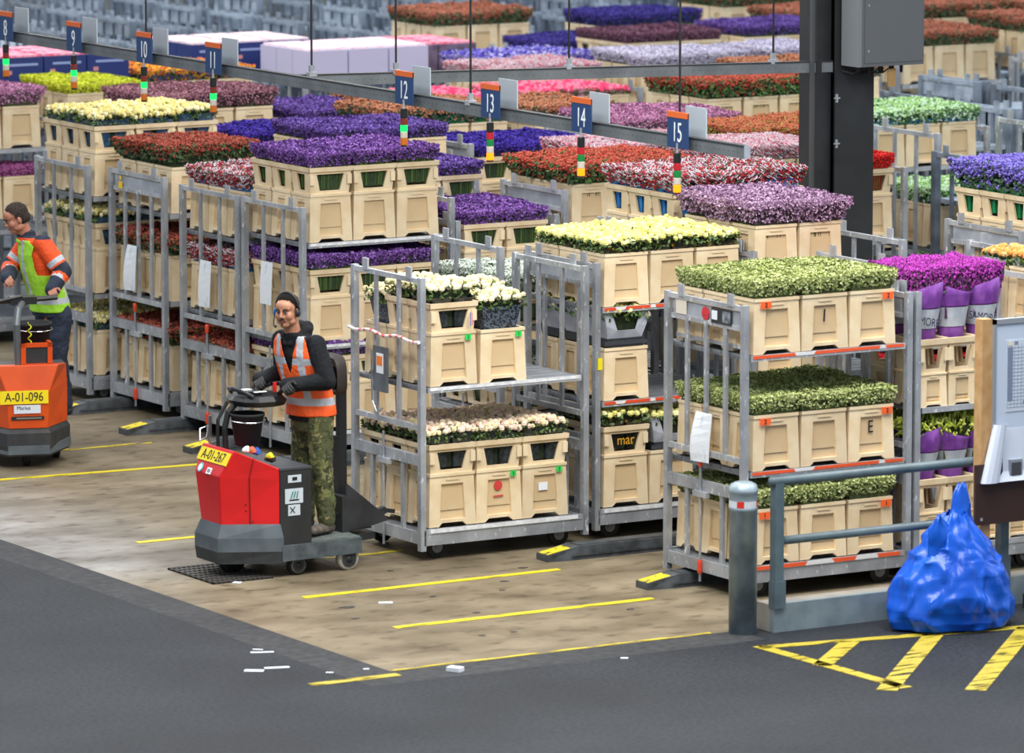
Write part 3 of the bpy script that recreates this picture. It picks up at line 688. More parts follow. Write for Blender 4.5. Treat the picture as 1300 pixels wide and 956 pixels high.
# ------------------------------------------------------------------ the trolleys behind, one table row each:
# x, y, shelf height, kind, double, columns, description, plate, gate height change
BACK = [
 (22.98, 34.40, 1.91, 'pink_limonium', 0, (0,1), 'pink limonium trolley behind yellow roses', 0, 0),
 (23.43, 33.12, 1.50, 'red_carnation', 0, (0,1), 'low red flower trolley behind sedum', 0, 0),
 (25.55, 34.38, 1.76, 'violet_aster', 1, (0,1,2), 'violet aster trolley far right', 1, 0),
 (23.97, 31.86, 1.74, 'orange_rose', 0, (0,1,2), 'peach rose trolley above whiteboard', 0, 0),
 (22.98, 35.62, 1.82, 'red_white', 1, (0,1,2), 'red-white trolley below sign 14', 0, 0),
 (22.95, 38.80, 1.26, 'purple_statice', 1, (0,1), 'short purple trolley right of stacks', 0, -.2),
 (24.02, 38.81, 1.76, 'red_kalanchoe', 0, (0,1,2), 'coral trolley with grey plate', 1, 0),
 (22.96, 39.88, 1.55, 'violet_statice', 1, (0,1), 'violet trolley behind purple stacks', 0, 0),
 (23.12, 41.45, 1.93, 'violet_statice', 0, (0,1,2), 'violet trolley left of sign 12', 0, 0),
 (24.66, 41.45, 1.50, 'indigo_statice', 1, (0,1,2), 'indigo trolley behind sign 13', 1, .13),
 (22.97, 42.68, 1.80, 'indigo_statice', 0, (0,1), 'indigo trolley below sign 11', 0, 0),
 (24.50, 42.68, 1.90, 'green_wrapped', 0, (0,1,2), 'green wrapped trolley behind sign 12', 0, 0),
 (26.02, 42.68, 1.86, 'green_wrapped', 0, (0,1), 'green wrapped trolley behind sign 13', 0, 0),
 (26.20, 41.45, 1.84, 'rose_pink_limonium', 0, (0,1,2), 'rose pink trolley between signs 14, 15', 0, 0),
 (25.0, 39.88, 1.80, 'pink_white', 0, (0,1,2), 'pale pink trolley behind sign 14', 0, 0),
 (25.50, 38.81, 1.86, 'pink_white', 0, (0,1,2), 'pale pink trolley behind sign 15', 0, 0),
 (26.50, 39.88, 1.88, 'orange_kalanchoe', 0, (0,1,2), 'orange berry trolley left of column', 0, 0),
 (22.75, 44.00, 2.02, 'mauve_limonium', 0, (0,1,2), 'mauve trolley behind sign 10', 0, 0),
 (24.28, 44.00, 1.85, 'violet_statice', 0, (0,1), 'violet trolley right of sign 11', 0, 0),
 (25.20, 44.00, 1.84, 'green_wrapped', 0, (0,1), 'green wrapped trolley under pink flats', 0, 0),
 (21.62, 46.60, 1.87, 'rose_pink_limonium', 0, (0,1,2), 'rose pink trolley top left', 0, 0),
 (23.14, 46.60, 1.96, 'yellow_solidago', 0, (0,1), 'yellow spray trolley behind sign 9', 0, 0),
 (24.65, 47.90, 1.90, 'orange_yellow', 0, (0,1,2), 'orange and yellow trolley behind sign 10', 0, 0),
 (25.95, 45.30, 1.80, 'pink_tulip', 0, (0,1,2), 'pink trolley right of sign 12', 0, 0),
 (27.50, 45.30, 1.80, 'pink_tulip', 0, (0,1,2), 'pink trolley above sign 14', 0, 0),
 (30.30, 51.80, 1.96, 'brown_astilbe', 0, (0,1,2), 'russet trolley at top centre', 0, 0),
 (31.00, 50.50, 1.70, 'blue_delphinium', 0, (0,1,2), 'blue trolley at top centre', 0, 0),
 (32.60, 51.80, 1.85, 'blue_delphinium', 0, (0,1,2), 'rear blue trolley at top', 0, 0),
 (31.15, 49.20, 1.70, 'brown_limonium', 1, (0,1,2), 'dark mauve trolley before blue flowers', 0, 0),
 (29.75, 46.60, 1.92, 'white_lavender', 0, (0,1,2), 'white lilac trolley above the beam', 0, 0),
 (31.27, 46.60, 1.92, 'white_lavender', 0, (0,1), 'white lilac trolley near column', 0, 0),
 (32.70, 49.20, 1.92, 'violet_statice', 0, (0,1,2), 'violet trolley left of control cabinet', 0, 0),
 (28.70, 47.90, 1.83, 'bluewhite_wrap', 0, (0,1,2), 'blue wrapped trolley above the beam', 0, 0),
 (27.95, 46.60, 1.86, 'pink_white', 0, (0,1,2), 'pale trolley under the hanging beam', 0, 0),
 (27.93, 42.68, 1.99, 'red_kalanchoe', 0, (0,1,2), 'coral trolley left of the column', 0, 0),
 (29.62, 44.00, 1.97, 'green_wrapped', 0, (0,1,2), 'green wrapped trolley below cabinet', 0, 0),
 (28.95, 41.45, 1.78, 'green_hypericum', 0, (0,1,2), 'green foliage trolley right of column', 0, 0),
 (28.67, 39.88, 1.20, 'green_hypericum', 0, (0,1,2), 'low green foliage trolley right', 0, .15),
 (26.12, 38.81, 1.50, 'red_sleeve', 1, (2,), 'red wrap trolley beside column', 0, 0),
 (33.90, 47.90, 1.85, 'brown_astilbe', 0, (0,1,2), 'russet trolley right of cabinet', 0, 0),
 (35.50, 47.90, 1.95, 'brown_astilbe', 0, (0,1,2), 'russet trolley at right edge', 0, 0),
 (35.20, 46.60, 1.60, None, 0, (), '', 0, 0),
 (34.30, 50.50, 1.90, 'brown_astilbe', 0, (0,1,2), 'rear russet trolley, first', 0, 0),
 (35.85, 50.50, 1.90, 'brown_astilbe', 0, (0,1,2), 'rear russet trolley, second', 0, 0),
 (37.40, 50.50, 1.90, 'brown_astilbe', 0, (0,1,2), 'rear russet trolley, third', 0, 0),
 (34.20, 49.20, 1.60, 'brown_astilbe', 0, (0,1,2), 'sunken russet trolley behind cabinet', 0, 0),
 (36.90, 49.20, 1.95, 'brown_astilbe', 0, (0,1,2), 'russet trolley in right corner', 0, 0),
 (35.0, 53.10, 1.90, 'brown_astilbe', 0, (0,1,2), 'topmost russet trolley right of cabinet', 0, 0),
 (36.6, 53.10, 1.90, 'brown_astilbe', 0, (0,1,2), 'topmost russet trolley at right corner', 0, 0),
]
USED = [(21.15,31.74),(19.97,34.28),(21.56,34.38),(21.46,35.62),(21.47,38.8),(21.45,39.88),(21.57,41.45),(21.45,42.68),(22.65,31.74)]
for (x, y, z, kind, dbl, cols, desc, plate, dz) in BACK:
    USED.append((x, y))
    if kind is None:
        trolley(x, y, 'empty grey trolley beside the russet trolleys at right edge', [1.0, 1.6], wheels=False); continue
    L = 1.02 if desc.startswith('short') else (.86 if desc.startswith('violet trolley behind') else (1.28 if abs(x-23.97) < .01 else 1.47))
    L = .98 if x in (25.20,) else .90 if x in (24.28,) else (.56 if (x, y) == (24.50, 35.62) else L)
    near = y < 43.5
    lows = [z - .78] if z > 1.5 else [z - .6]
    trolley(x, y, f'galvanised steel trolley under the flowers, {desc}', [lows[0], z], L=L, plate=bool(plate), wheels=near, dz=dz, rear=near)
    fill(x, y - .01, z + .004, kind, desc, 'top shelf', cols=cols, collar=bool(dbl), pitch=.415, off=(.04 if kind == 'pink_limonium' else .08), rows=(0,1,2))
    if near and kind not in ('red_sleeve',) and x > 22.6:
        k2 = {'pink_limonium': 'pink_limonium', 'green_hypericum': 'green_hypericum'}.get(kind, kind)
        fill(x, y - .01, lows[0] + .004, k2, desc, 'lower shelf', cols=cols[:2], rows=(0,), pitch=.415)
# lower shelf of the top left trolley
fill(21.62, 46.59, 1.20, 'magenta_astilbe', 'rose pink trolley top left', 'lower shelf', cols=(0,1,2), rows=(0,))
# green bundles on the deck of the middle trolley row behind the sedum (seen through the gates at right)
# boxes of flowers on top of the far trolleys
def boxes(x, y, z, n, colr, topk, desc, w=.46, d=.33, h=.30, rows=3, white_print=True):
    t = None
    for j in range(rows):
        for i in range(n):
            mb = MB(); mb.box(-w/2, w/2, -d/2, d/2, 0, h)
            mb.box(-w/2+.02, w/2-.02, -d/2+.02, d/2-.02, h, h+.02, 1)
            if white_print and j == 0: mb.box(-w*.3, w*.38, -d/2-.004, -d/2, h*.72, h*.80, 2); mb.box(-w*.36, -w*.24, -d/2-.004, -d/2, h*.45, h*.58, 3)
            ob('flower_box', mb.mesh('fb', [colr, topk, mat('box_print', '#8fa0d0', .6), mat('box_logo', '#cc8888', .6)]) if (i, j) == (0, 0) or True else t, None, (x+.06+w/2+i*(w+.015), y+.03+d/2+j*(d+.01), z), 0,
               label=f'{desc} box, {ROWN[j]}, {COLN[i] if i < 3 else "far right"} column', category='box', group=f'{desc} boxes')
M_navy = mat('navy_box', '#1d2f70', .5); M_lil = mat('lilac_box', '#c2bedb', .6); M_pt = mat('pale_pink_top', '#e6c4ce', .7, hex2='#f4e4ea', vscale=20); M_pkt = mat('hot_pink_top', '#ee4e74', .7, hex2='#f4b4c4', vscale=14); M_grn = mat('mint_box', '#8fc0aa', .6)
for (x, y, z, n, c, tk, desc, w) in ((23.10, 47.90, 2.32, 3, M_navy, M_pkt, 'navy pink-topped flower', .46), (25.9, 49.2, 2.24, 3, M_navy, M_pt, 'navy pale-topped flower', .46), (26.55, 47.9, 2.24, 3, M_lil, M_pt, 'lilac white flower', .46), (27.9, 49.2, 2.12, 3, mat('dark_crate', '#5a4a60', .6, hex2='#7c6a80', vscale=14), M_pkt, 'dark hot-pink-topped flower', .46), (21.5, 47.9, 2.32, 3, M_grn, M_pkt, 'mint green flower', .46)):
    USED.append((x, y)); trolley(x, y, f'trolley stacked with {desc} boxes at the back', [1.0, z-.01], wheels=False, rear=False, L=1.5, dz=.1)
    boxes(x, y, z, n, c, tk, desc, w, white_print=(c is M_navy))

# ------------------------------------------------------------------ empty trolleys filling the hall
F_, HZ, H_ = 6870.0, -517.0, 7.15
PT = math.atan((433-HZ)/F_); AZ = math.radians(58.8)
FW = Vector((math.cos(AZ)*math.cos(PT), math.sin(AZ)*math.cos(PT), -math.sin(PT))); RT = Vector((math.sin(AZ), -math.cos(AZ), 0)); UPV = RT.cross(FW)
def proj(p):
    d = Vector(p) - Vector((0,0,H_)); c = d.dot(FW); return 650 + F_*d.dot(RT)/c, 433 - F_*d.dot(UPV)/c
def empty_mesh(seed):
    r = random.Random(seed); mb = MB(); L = 1.47
    for x in (0, L-.06):
        for y in (0, W-.07): mb.box(x, x+.06, y, y+.07, .08, 2.13)
        mb.box(x+.01, x+.05, .07, W-.07, 2.08, 2.125, 1); mb.box(x+.01, x+.05, .07, W-.07, .98, 1.04); mb.box(x+.01, x+.05, .07, W-.07, .7, .8)
        if seed % 2: mb.box(x+.02, x+.04, .07, W-.07, 1.93, 2.07, 1)
        for y in (.27, .52, .77): mb.box(x+.02, x+.045, y-.02, y+.02, .2, 2.08)
        mb.box(x-.0, x+.012, .14, .22, 2.1, 2.2, 1); mb.box(x, x+.012, W-.26, W-.18, 2.1, 2.2, 1)
    mb.box(.03, L-.03, 0, W, .13, .235)
    for z in ([1.0, 1.7], [.9], [1.2, 1.78], [1.5])[seed % 4]: mb.box(.06, L-.06, .01, W-.01, z-.04, z, 1)
    for q in range(seed % 3 + 1):
        a = r.uniform(.1, .8); b = r.uniform(.05, .5); zz = [1.0, .9, 1.2, 1.5][seed % 4]
        mb.box(a, a+r.uniform(.3,.5), b, b+.4, zz, zz+r.uniform(.15,.35), 2)
    for x in (.2, L-.2):
        for y in (.12, W-.12): mb.lathe([(.05,-.018),(.085,-.016),(.085,.016),(.05,.018)], (x,y,.085), 10, 3, 'y'); mb.box(x-.03, x+.03, y-.03, y+.03, .12, .16)
    return mb.mesh('empty', [mat('far_zinc', '#5f6a78', .5, .3, hex2='#8d99a8', vscale=4, objvar=.35), mat('far_zinc_rail', '#8592a2', .5, .3, hex2='#b4c0ce', vscale=6, objvar=.25), mat('far_box', '#b4bdca', .6, hex2='#6f7a8c', vscale=2, objvar=.5), M_black])
EM = [empty_mesh(i) for i in range(8)]
def free(x, y):
    return all(abs(x-a) > 1.49 or abs(y-b) > 1.06 for a, b in USED)
ne = 0
for ky in range(0, 44):
    y = 33.12 + 1.3*ky if ky < 3 else 38.81 + 1.297*(ky-3)
    if ky == 2: y = 35.62
    for kx in range(0, 40):
        x = 24.0 + 1.53*kx if y < 46 else 21.6 + 1.56*kx
        u, v = proj((x+.5, y+.3, 2.13)); 
        if not (-40 < u < 1340 and -34 < v < 330): continue
        if v > 100 and u < 1090: continue
        if 35.2 < y < 38.5 and x < 27: continue
        if not free(x, y): continue
        if ne >= 290: break
        ne += 1; USED.append((x, y))
        far = y > 46
        ob('empty_trolley', EM[(kx*3+ky*5) % 8], None, (x, y, 0), 0, category='trolley',
           label='empty galvanised trolley among the packed blurred rows at the back' if far else 'empty grey steel trolley parked in the rows at the right side',
           group='empty trolleys at the back' if far else 'empty trolleys at the right')
# ------------------------------------------------------------------ floor
def floor_mat(name, kind):
    m = bpy.data.materials.new(name); m.use_nodes = True; nt = m.node_tree; b = nt.nodes['Principled BSDF']; N = nt.nodes; Lk = nt.links
    tc = N.new('ShaderNodeTexCoord')
    def nz(sc, det, lo, hi, c1, c2, st=None):
        n = N.new('ShaderNodeTexNoise'); n.inputs['Scale'].default_value = sc; n.inputs['Detail'].default_value = det
        src = tc.outputs['Object']
        if st:
            mp = N.new('ShaderNodeMapping'); mp.inputs['Scale'].default_value = st; Lk.new(src, mp.inputs['Vector']); src = mp.outputs['Vector']
        Lk.new(src, n.inputs['Vector']); r = N.new('ShaderNodeValToRGB'); r.color_ramp.elements[0].position = lo; r.color_ramp.elements[1].position = hi
        r.color_ramp.elements[0].color = c1; r.color_ramp.elements[1].color = c2; Lk.new(n.outputs['Fac'], r.inputs['Fac']); return r.outputs['Color'], n.outputs['Fac']
    def mix(a, c, f, t='MULTIPLY'):
        x = N.new('ShaderNodeMix'); x.data_type = 'RGBA'; x.blend_type = t
        if isinstance(f, float): x.inputs['Factor'].default_value = f
        else: Lk.new(f, x.inputs['Factor'])
        Lk.new(a, x.inputs[6]); Lk.new(c, x.inputs[7]); return x.outputs[2]
    if kind == 'concrete':
        a, _ = nz(.45, 5, .35, .65, lin('#7c705c'), lin('#958972'))
        g_, _ = nz(1.6, 10, .32, .66, lin('#b8b4ac'), (1,1,1,1), (1, 1.5, 1))
        s_, f_ = nz(5, 9, .30, .46, lin('#a49c92'), (1,1,1,1), (1, 1.6, 1))
        grey, gf = nz(.35, 3, .42, .56, (0,0,0,1), (1,1,1,1))
        gc, _ = nz(3, 5, .3, .7, lin('#8a8886'), lin('#a0a09e'))
        # wheel-polished grey lane towards the aisle
        sep = N.new('ShaderNodeSeparateXYZ'); Lk.new(tc.outputs['Object'], sep.inputs[0])
        mr = N.new('ShaderNodeMapRange'); mr.inputs['From Min'].default_value = 19.3; mr.inputs['From Max'].default_value = 17.9; Lk.new(sep.outputs['X'], mr.inputs['Value'])
        my = N.new('ShaderNodeMapRange'); my.inputs['From Min'].default_value = 34.4; my.inputs['From Max'].default_value = 35.4; Lk.new(sep.outputs['Y'], my.inputs['Value'])
        mm = N.new('ShaderNodeMath'); mm.operation = 'MULTIPLY'; Lk.new(mr.outputs[0], mm.inputs[0]); Lk.new(my.outputs[0], mm.inputs[1])
        base = mix(a, gc, mm.outputs[0], 'MIX')
        col = mix(mix(base, g_, 1.0), s_, .8)
        b.inputs['Roughness'].default_value = .5; b.inputs['Specular IOR Level'].default_value = .28
    elif kind == 'strip':
        a, _ = nz(1.2, 4, .3, .7, lin('#3c3e41'), lin('#494a4d')); g_, _ = nz(14, 6, .3, .7, lin('#c0c0c0'), (1,1,1,1)); col = mix(a, g_, 1.0); b.inputs['Roughness'].default_value = .7; b.inputs['Specular IOR Level'].default_value = .15
    else:
        a, _ = nz(.8, 4, .3, .7, lin('#292c31'), lin('#34383d')); g_, _ = nz(30, 4, .3, .6, lin('#b4b4b8'), (1,1,1,1)); col = mix(a, g_, 1.0); b.inputs['Roughness'].default_value = .65; b.inputs['Specular IOR Level'].default_value = .15
    Lk.new(col, b.inputs['Base Color'])
    bp = N.new('ShaderNodeBump'); bp.inputs['Strength'].default_value = .15; bp.inputs['Distance'].default_value = .004
    n = N.new('ShaderNodeTexNoise'); n.inputs['Scale'].default_value = 40; Lk.new(tc.outputs['Object'], n.inputs['Vector']); Lk.new(n.outputs['Fac'], bp.inputs['Height']); Lk.new(bp.outputs['Normal'], b.inputs['Normal'])
    return m
mb = MB(); xs = [-10, 17.38, 17.73, 150]; ys = [5, 30.48, 30.84, 160]
for i in range(3):
    for j in range(3):
        k = 0 if (i == 2 and j == 2) else (1 if (i >= 1 and j >= 1) else 2)
        if k == 1 and i == 2:
            mb.add([(17.73, ys[j], 0), (20.5, ys[j], 0), (20.5, ys[j+1], 0), (17.73, ys[j+1], 0)], [(0,1,2,3)], 1)
            mb.add([(20.5, ys[j], 0), (150, ys[j], 0), (150, ys[j+1], 0), (20.5, ys[j+1], 0)], [(0,1,2,3)], 2); continue
        mb.add([(xs[i], ys[j], 0), (xs[i+1], ys[j], 0), (xs[i+1], ys[j+1], 0), (xs[i], ys[j+1], 0)], [(0,1,2,3)], k)
mb.add([(-10,5,-.2),(150,5,-.2),(150,160,-.2),(-10,160,-.2)], [(0,3,2,1)], 2)
ob('floor', mb.mesh('floor', [floor_mat('concrete', 'concrete'), floor_mat('kerb_strip', 'strip'), floor_mat('asphalt', 'asphalt')]), kind='structure')

def worn(name, hexc, thr=.42):
    m = bpy.data.materials.new(name); m.use_nodes = True; nt = m.node_tree; b = nt.nodes['Principled BSDF']
    tc = nt.nodes.new('ShaderNodeTexCoord'); n = nt.nodes.new('ShaderNodeTexNoise'); n.inputs['Scale'].default_value = 7; n.inputs['Detail'].default_value = 8
    mp = nt.nodes.new('ShaderNodeMapping'); mp.inputs['Scale'].default_value = (.6, 3, 1); nt.links.new(tc.outputs['Object'], mp.inputs[0]); nt.links.new(mp.outputs[0], n.inputs['Vector'])
    r = nt.nodes.new('ShaderNodeValToRGB'); r.color_ramp.elements[0].position = thr-.05; r.color_ramp.elements[1].position = thr+.05
    nt.links.new(n.outputs['Fac'], r.inputs['Fac']); nt.links.new(r.outputs['Color'], b.inputs['Alpha'])
    b.inputs['Base Color'].default_value = lin(hexc); b.inputs['Roughness'].default_value = .5; return m
M_yl = worn('yellow_floor_paint', '#d8c61c', .38); M_yl2 = worn('faded_yellow_paint', '#cdb92e', .47); M_ylA = worn('yellow_asphalt_paint', '#b5a330', .42)
def stripe(pts, w, label, m=None, z=.004):
    mb = MB(); (x0, y0), (x1, y1) = pts; d = Vector((x1-x0, y1-y0, 0)).normalized(); n = Vector((-d.y, d.x, 0)) * w/2
    vs = [Vector((x0,y0,z))-n, Vector((x1,y1,z))-n, Vector((x1,y1,z))+n, Vector((x0,y0,z))+n]
    mb.add(vs + [v - Vector((0,0,z-.001)) for v in vs], [(0,1,2,3),(4,7,6,5),(0,4,5,1),(1,5,6,2),(2,6,7,3),(3,7,4,0)])
    tagged('floor_marking', mb.mesh('stripe', m or M_yl), (0,0,0), label, 'floor marking', 'yellow floor markings')
stripe([(18.52,32.16),(20.66,32.16)], .075, 'yellow lane line nearest the camera, ending at the black wheel guide')
stripe([(18.53,33.49),(20.70,33.50)], .075, 'yellow lane line in front of the red tow tractor')
stripe([(19.45,34.80),(20.1,34.80)], .07, 'short yellow lane line between tow tractor and rose trolley', M_yl2)
stripe([(18.55,36.13),(20.0,36.13)], .075, 'yellow lane line left of the red tow tractor')
stripe([(18.9,39.33),(20.9,39.17)], .075, 'yellow lane line in front of the orange tow tractor')
stripe([(19.9,40.45),(20.9,40.42)], .06, 'short yellow lane line behind the orange tow tractor', M_yl2)
stripe([(17.75,30.86),(20.3,30.86)], .035, 'thin faded yellow edge line along the concrete', M_yl2)
stripe([(17.05,30.72),(17.72,30.72)], .09, 'short yellow line on the dark asphalt at bottom', M_ylA)
stripe([(20.30,30.25),(22.9,29.80)], .10, 'yellow hatch line running under the blue bag', M_ylA)
stripe([(20.32,30.29),(20.36,28.60)], .10, 'yellow hatch line running down from the corner', M_ylA)
stripe([(20.95,30.10),(20.30,29.50)], .13, 'short diagonal yellow hatch bar', M_ylA)
stripe([(21.58,30.00),(20.20,28.60)], .14, 'long diagonal yellow hatch bar before the bag', M_ylA)
stripe([(22.30,29.88),(20.70,28.30)], .14, 'diagonal yellow hatch bar at the right corner', M_ylA)
for i, (x, y, a, w, h, lb) in enumerate(((18.93,33.0,.3,.10,.05,'white paper scrap on concrete between the two yellow lines'), (17.30,31.85,.2,.16,.03,'long white paper strip on the asphalt'), (17.13,31.33,.1,.17,.04,'white paper strip nearest the bottom edge'), (17.32,31.95,.5,.07,.02,'small white scrap beside the long paper strip'),(16.95,31.32,.4,.13,.06,'white printed card lying on the dark asphalt'),(17.35,31.0,.4,.05,.02,'tiny white scrap near the concrete corner'),(18.4,34.25,.6,.06,.05,'white scrap lying on the drain grate'), (18.1,30.62,.9,.10,.07,'crumpled pale blue scrap on the kerb strip'),(19.3,30.4,.4,.05,.03,'tiny pale scrap on asphalt by bollard'),(20.3,36.9,.5,.14,.06,'white scrap on floor behind the tow tractor'),(17.62,30.98,.1,.04,.02,'tiny pale crumb at the corner of concrete'))):
    mb = MB(); mb.box(-w/2, w/2, -h/2, h/2, .001, .006 if i != 7 else .03); tagged('paper_scrap', mb.mesh('scrap', M_white), (x, y, .001), lb, 'litter', rz=-a-.2)
# dark stains and tar spots
for i, (x, y, w) in enumerate(((18.62,33.0,.12),(18.45,32.6,.06),(19.35,33.05,.05),(19.9,33.0,.05),(20.1,33.3,.07),(19.3,32.35,.06),(18.9,31.6,.05),(19.15,31.6,.05),(20.5,33.7,.08),(19.6,34.1,.05),(20.3,31.9,.06))):
    mb = MB(); mb.prism([(w/2*math.cos(a)*(1+.3*math.sin(3*a+i)), w*.35*math.sin(a)) for a in [2*PI*q/9 for q in range(9)]], .001, .003)
    tagged('tar_spot', mb.mesh('spot', mat('tar', '#3d3a38', .7)), (x, y, 0), 'small dark spot trodden into the concrete floor', 'stain', 'dark spots on the floor')
# drain grate
mb = MB(); mb.box(0,.50,0,.72,.001,.006,1)
for i in range(9): mb.box(.0,.5,.0+.085*i,.0+.085*i+.035,.006,.016)
for i in range(13): mb.box(.04*i,.04*i+.014,0,.715,.006,.014)
tagged('drain_grate', mb.mesh('grate', [mat('grate_iron', '#4a4744', .6, .3), M_black]), (18.22, 34.28, 0), 'rusty metal drain grate under the nose of the red tow tractor', 'drain grate')

# ------------------------------------------------------------------ wheel guides in the floor
def guide(x, y, label, L=5.0, h=.10):
    t = root('wheel_guide', (x, y, 0), label, 'wheel guide', 'black wheel guides')
    mb = MB(); w = .22
    mb.add([(0,.03,0),(0,w-.03,0),(0,.03,.05),(0,w-.03,.05),(.25,0,0),(.25,w,0),(.28,.02,h),(.28,w-.02,h),(L,0,0),(L,w,0),(L,.02,h),(L,w-.02,h)],
           [(0,2,3,1),(0,4,6,2),(1,3,7,5),(2,6,7,3),(4,8,10,6),(5,7,11,9),(6,10,11,7),(8,9,11,10)])
    mb.box(.2, L, -.005, .0, .03, .045); mb.box(.28, L, .05, w-.05, h, h+.006)
    ob('rail', mb.mesh('guide', mat('guide_black', '#33373a', .5, hex2='#50555a', vscale=10)), t)
    mb = MB(); mb.add([(.01,.045,.056),(.01,w-.045,.056),(.21,.04,.088),(.21,w-.04,.088),(.01,.045,.05),(.01,w-.045,.05),(.21,.04,.08),(.21,w-.04,.08)], [(0,2,3,1),(0,4,6,2),(1,3,7,5),(0,1,5,4),(2,6,7,3)])
    ob('yellow_end', mb.mesh('ye', mat('guide_yellow', '#e4cf20', .5, hex2='#6a6430', vscale=16, lo=.55, hi=.62)), t)
for x, y, lb in ((20.80,32.42,'black wheel guide under the sedum trolley'), (20.78,33.77,'black wheel guide in the empty lane beside the sedum trolley'), (20.90,39.66,'black wheel guide under the red-white flower trolley'), (20.9,40.84,'black wheel guide left of red-white flower trolley'), (20.9,42.15,'black wheel guide behind the orange tow tractor'), (20.9,38.48,'black wheel guide with yellow end behind the red tow tractor')):
    guide(x, y, lb)

# ------------------------------------------------------------------ bollard, railing, kerb, board, bag
b = root('bollard', (20.50, 30.76, 0), 'round grey steel bollard with red and white reflective band', 'bollard')
mb = MB(); mb.lathe([(.098,0),(.098,.86),(.102,.865),(.102,.885),(.098,.89),(.098,.98),(.104,.99),(.104,1.01),(.098,1.02),(.09,1.045),(.06,1.06),(.0001,1.065)], (0,0,0), 32)
ob('post', mb.mesh('bol', mat('bollard_zinc', '#74848e', .4, .35, hex2='#9fb0ba', vscale=5, detail=6), True), b)
mb = MB()
for q in range(24):
    a0 = 2*PI*q/24; a1 = 2*PI*(q+1)/24; r_ = .0995; s = .03
    k = 1 if (q // 2) % 3 == 1 else 0
    mb.add([(r_*math.cos(a0), r_*math.sin(a0), .885), (r_*math.cos(a1), r_*math.sin(a1), .885), (r_*math.cos(a1), r_*math.sin(a1), .935), (r_*math.cos(a0), r_*math.sin(a0), .935)], [(0,1,2,3)], k)
ob('reflective_band', mb.mesh('rb', [mat('band_white', '#d5dde4', .4), mat('band_red', '#d8352c', .4)]), b)
M_rail = mat('railing_grey', '#4e5f68', .4, hex2='#5f727b', vscale=6)
rl = root('safety_railing', (20.68, 30.66, 0), 'dark blue-grey steel railing along the kerb right of the bollard', 'railing')
mb = MB(); mb.tube([(-.02,0,1.06),(4.5,0,1.06)], .034, 12); ob('top_rail', mb.mesh('r', M_rail, True), rl)
mb = MB(); mb.tube([(.03,0,.64),(4.5,0,.64)], .030, 12); ob('middle_rail', mb.mesh('r', M_rail, True), rl)
for x in (0, 1.93, 3.9):
    mb = MB(); mb.box(x+.0, x+.07, -.035, .035, .17, 1.05); mb.box(x-.005, x+.085, -.04, .04, .17, .36); ob('post', mb.mesh('p', M_rail), rl)
mb = MB(); mb.box(0, 4.5, -.02, .03, 0, .20); mb.box(0, 4.5, .03, .20, .0, .19, 1)
tagged('kerb_plate', mb.mesh('kp', [mat('kerb_plate', '#6f7f86', .5, hex2='#87979d', vscale=5, detail=6), mat('kerb_concrete', '#96918a', .7, hex2='#a8a298', vscale=5)]), (20.68, 30.66, 0), 'grey-blue steel kerb plate under the railing', 'kerb')
wb = root('notice_board', (22.35, 30.52, 0), 'white notice board with printed schedule on a wooden frame, cut by right edge', 'notice board')
mb = MB(); mb.box(0,.085,.0,.09,.0,2.09); ob('wooden_post', mb.mesh('wp', mat('pine_wood', '#b48a58', .6, hex2='#c9a274', vscale=9)), wb)
mb = MB(); mb.box(.09,1.2,-.01,.02,.98,2.07); mb.box(.085,1.2,-.02,.03,2.05,2.085,1); mb.box(.085,.11,-.02,.03,.98,2.085,1); ob('white_panel', mb.mesh('wp', [mat('board_white', '#c4d2e6', .35), mat('alu_edge', '#aeb4bc', .4, .5)]), wb)
mb = MB(); mb.box(.20,1.1,-.014,-.011,1.42,1.93)
for i in range(18): mb.box(.21,1.1,-.016,-.014,1.45+.025*i,1.4515+.025*i,1)
for i in range(7): mb.box(.21+.03*i,.2115+.03*i,-.016,-.014,1.45,1.90,1)
mb.box(.215,.255,-.017,-.014,1.50,1.88,4)
mb.box(.38,.392,-.018,-.014,1.49,1.88,2); mb.box(.382,.395,-.02,-.018,1.66,1.73,3); mb.box(.35,.39,-.019,-.014,1.475,1.49,4); mb.box(.39,.6,-.019,-.014,1.49,1.497,4); mb.box(.22,.25,-.017,-.014,1.89,1.925,5); mb.box(.27,.3,-.017,-.014,1.90,1.92,4)
ob('schedule_sheet', mb.mesh('ss', [mat('sheet', '#c8d4e4', .6), mat('grid_line', '#8a98b0', .6), mat('teal_bar', '#2c8aa8', .6), mat('sheet_red', '#d04848', .6), mat('sheet_grey', '#7c86a0', .6), mat('sheet_cream', '#dcd8c0', .6)]), wb)
mb = MB(); n = 7; vs = []
for i in range(n):
    a = i/(n-1)*PI*1.15; vs += [(.10+.05*math.cos(a), -.03-.035*math.sin(a), 1.34), (.01+.075*math.cos(a), -.04-.04*math.sin(a), .93)]
mb.add(vs, [(2*i,2*i+1,2*i+3,2*i+2) for i in range(n-1)]); mb.add([(.13,-.03,1.0),(1.2,-.03,1.0),(1.2,-.06,.93),(.05,-.06,.93),(.13,-.015,1.30),(1.2,-.015,1.30)], [(0,1,5,4),(0,3,2,1)])
ob('curled_paper', mb.mesh('cp', mat('board_paper', '#cfd8ea', .6)), wb, (.04,0,0)).modifiers.new('s','SOLIDIFY').thickness = .003
mb = MB(); mb.box(-.06,1.2,-.025,0,.63,1.06); mb.box(-.02,.0,-.03,-.025,.66,.68,1); ob('brown_panel', mb.mesh('bp', [mat('brown_board', '#3a2420', .55), M_steel]), wb)
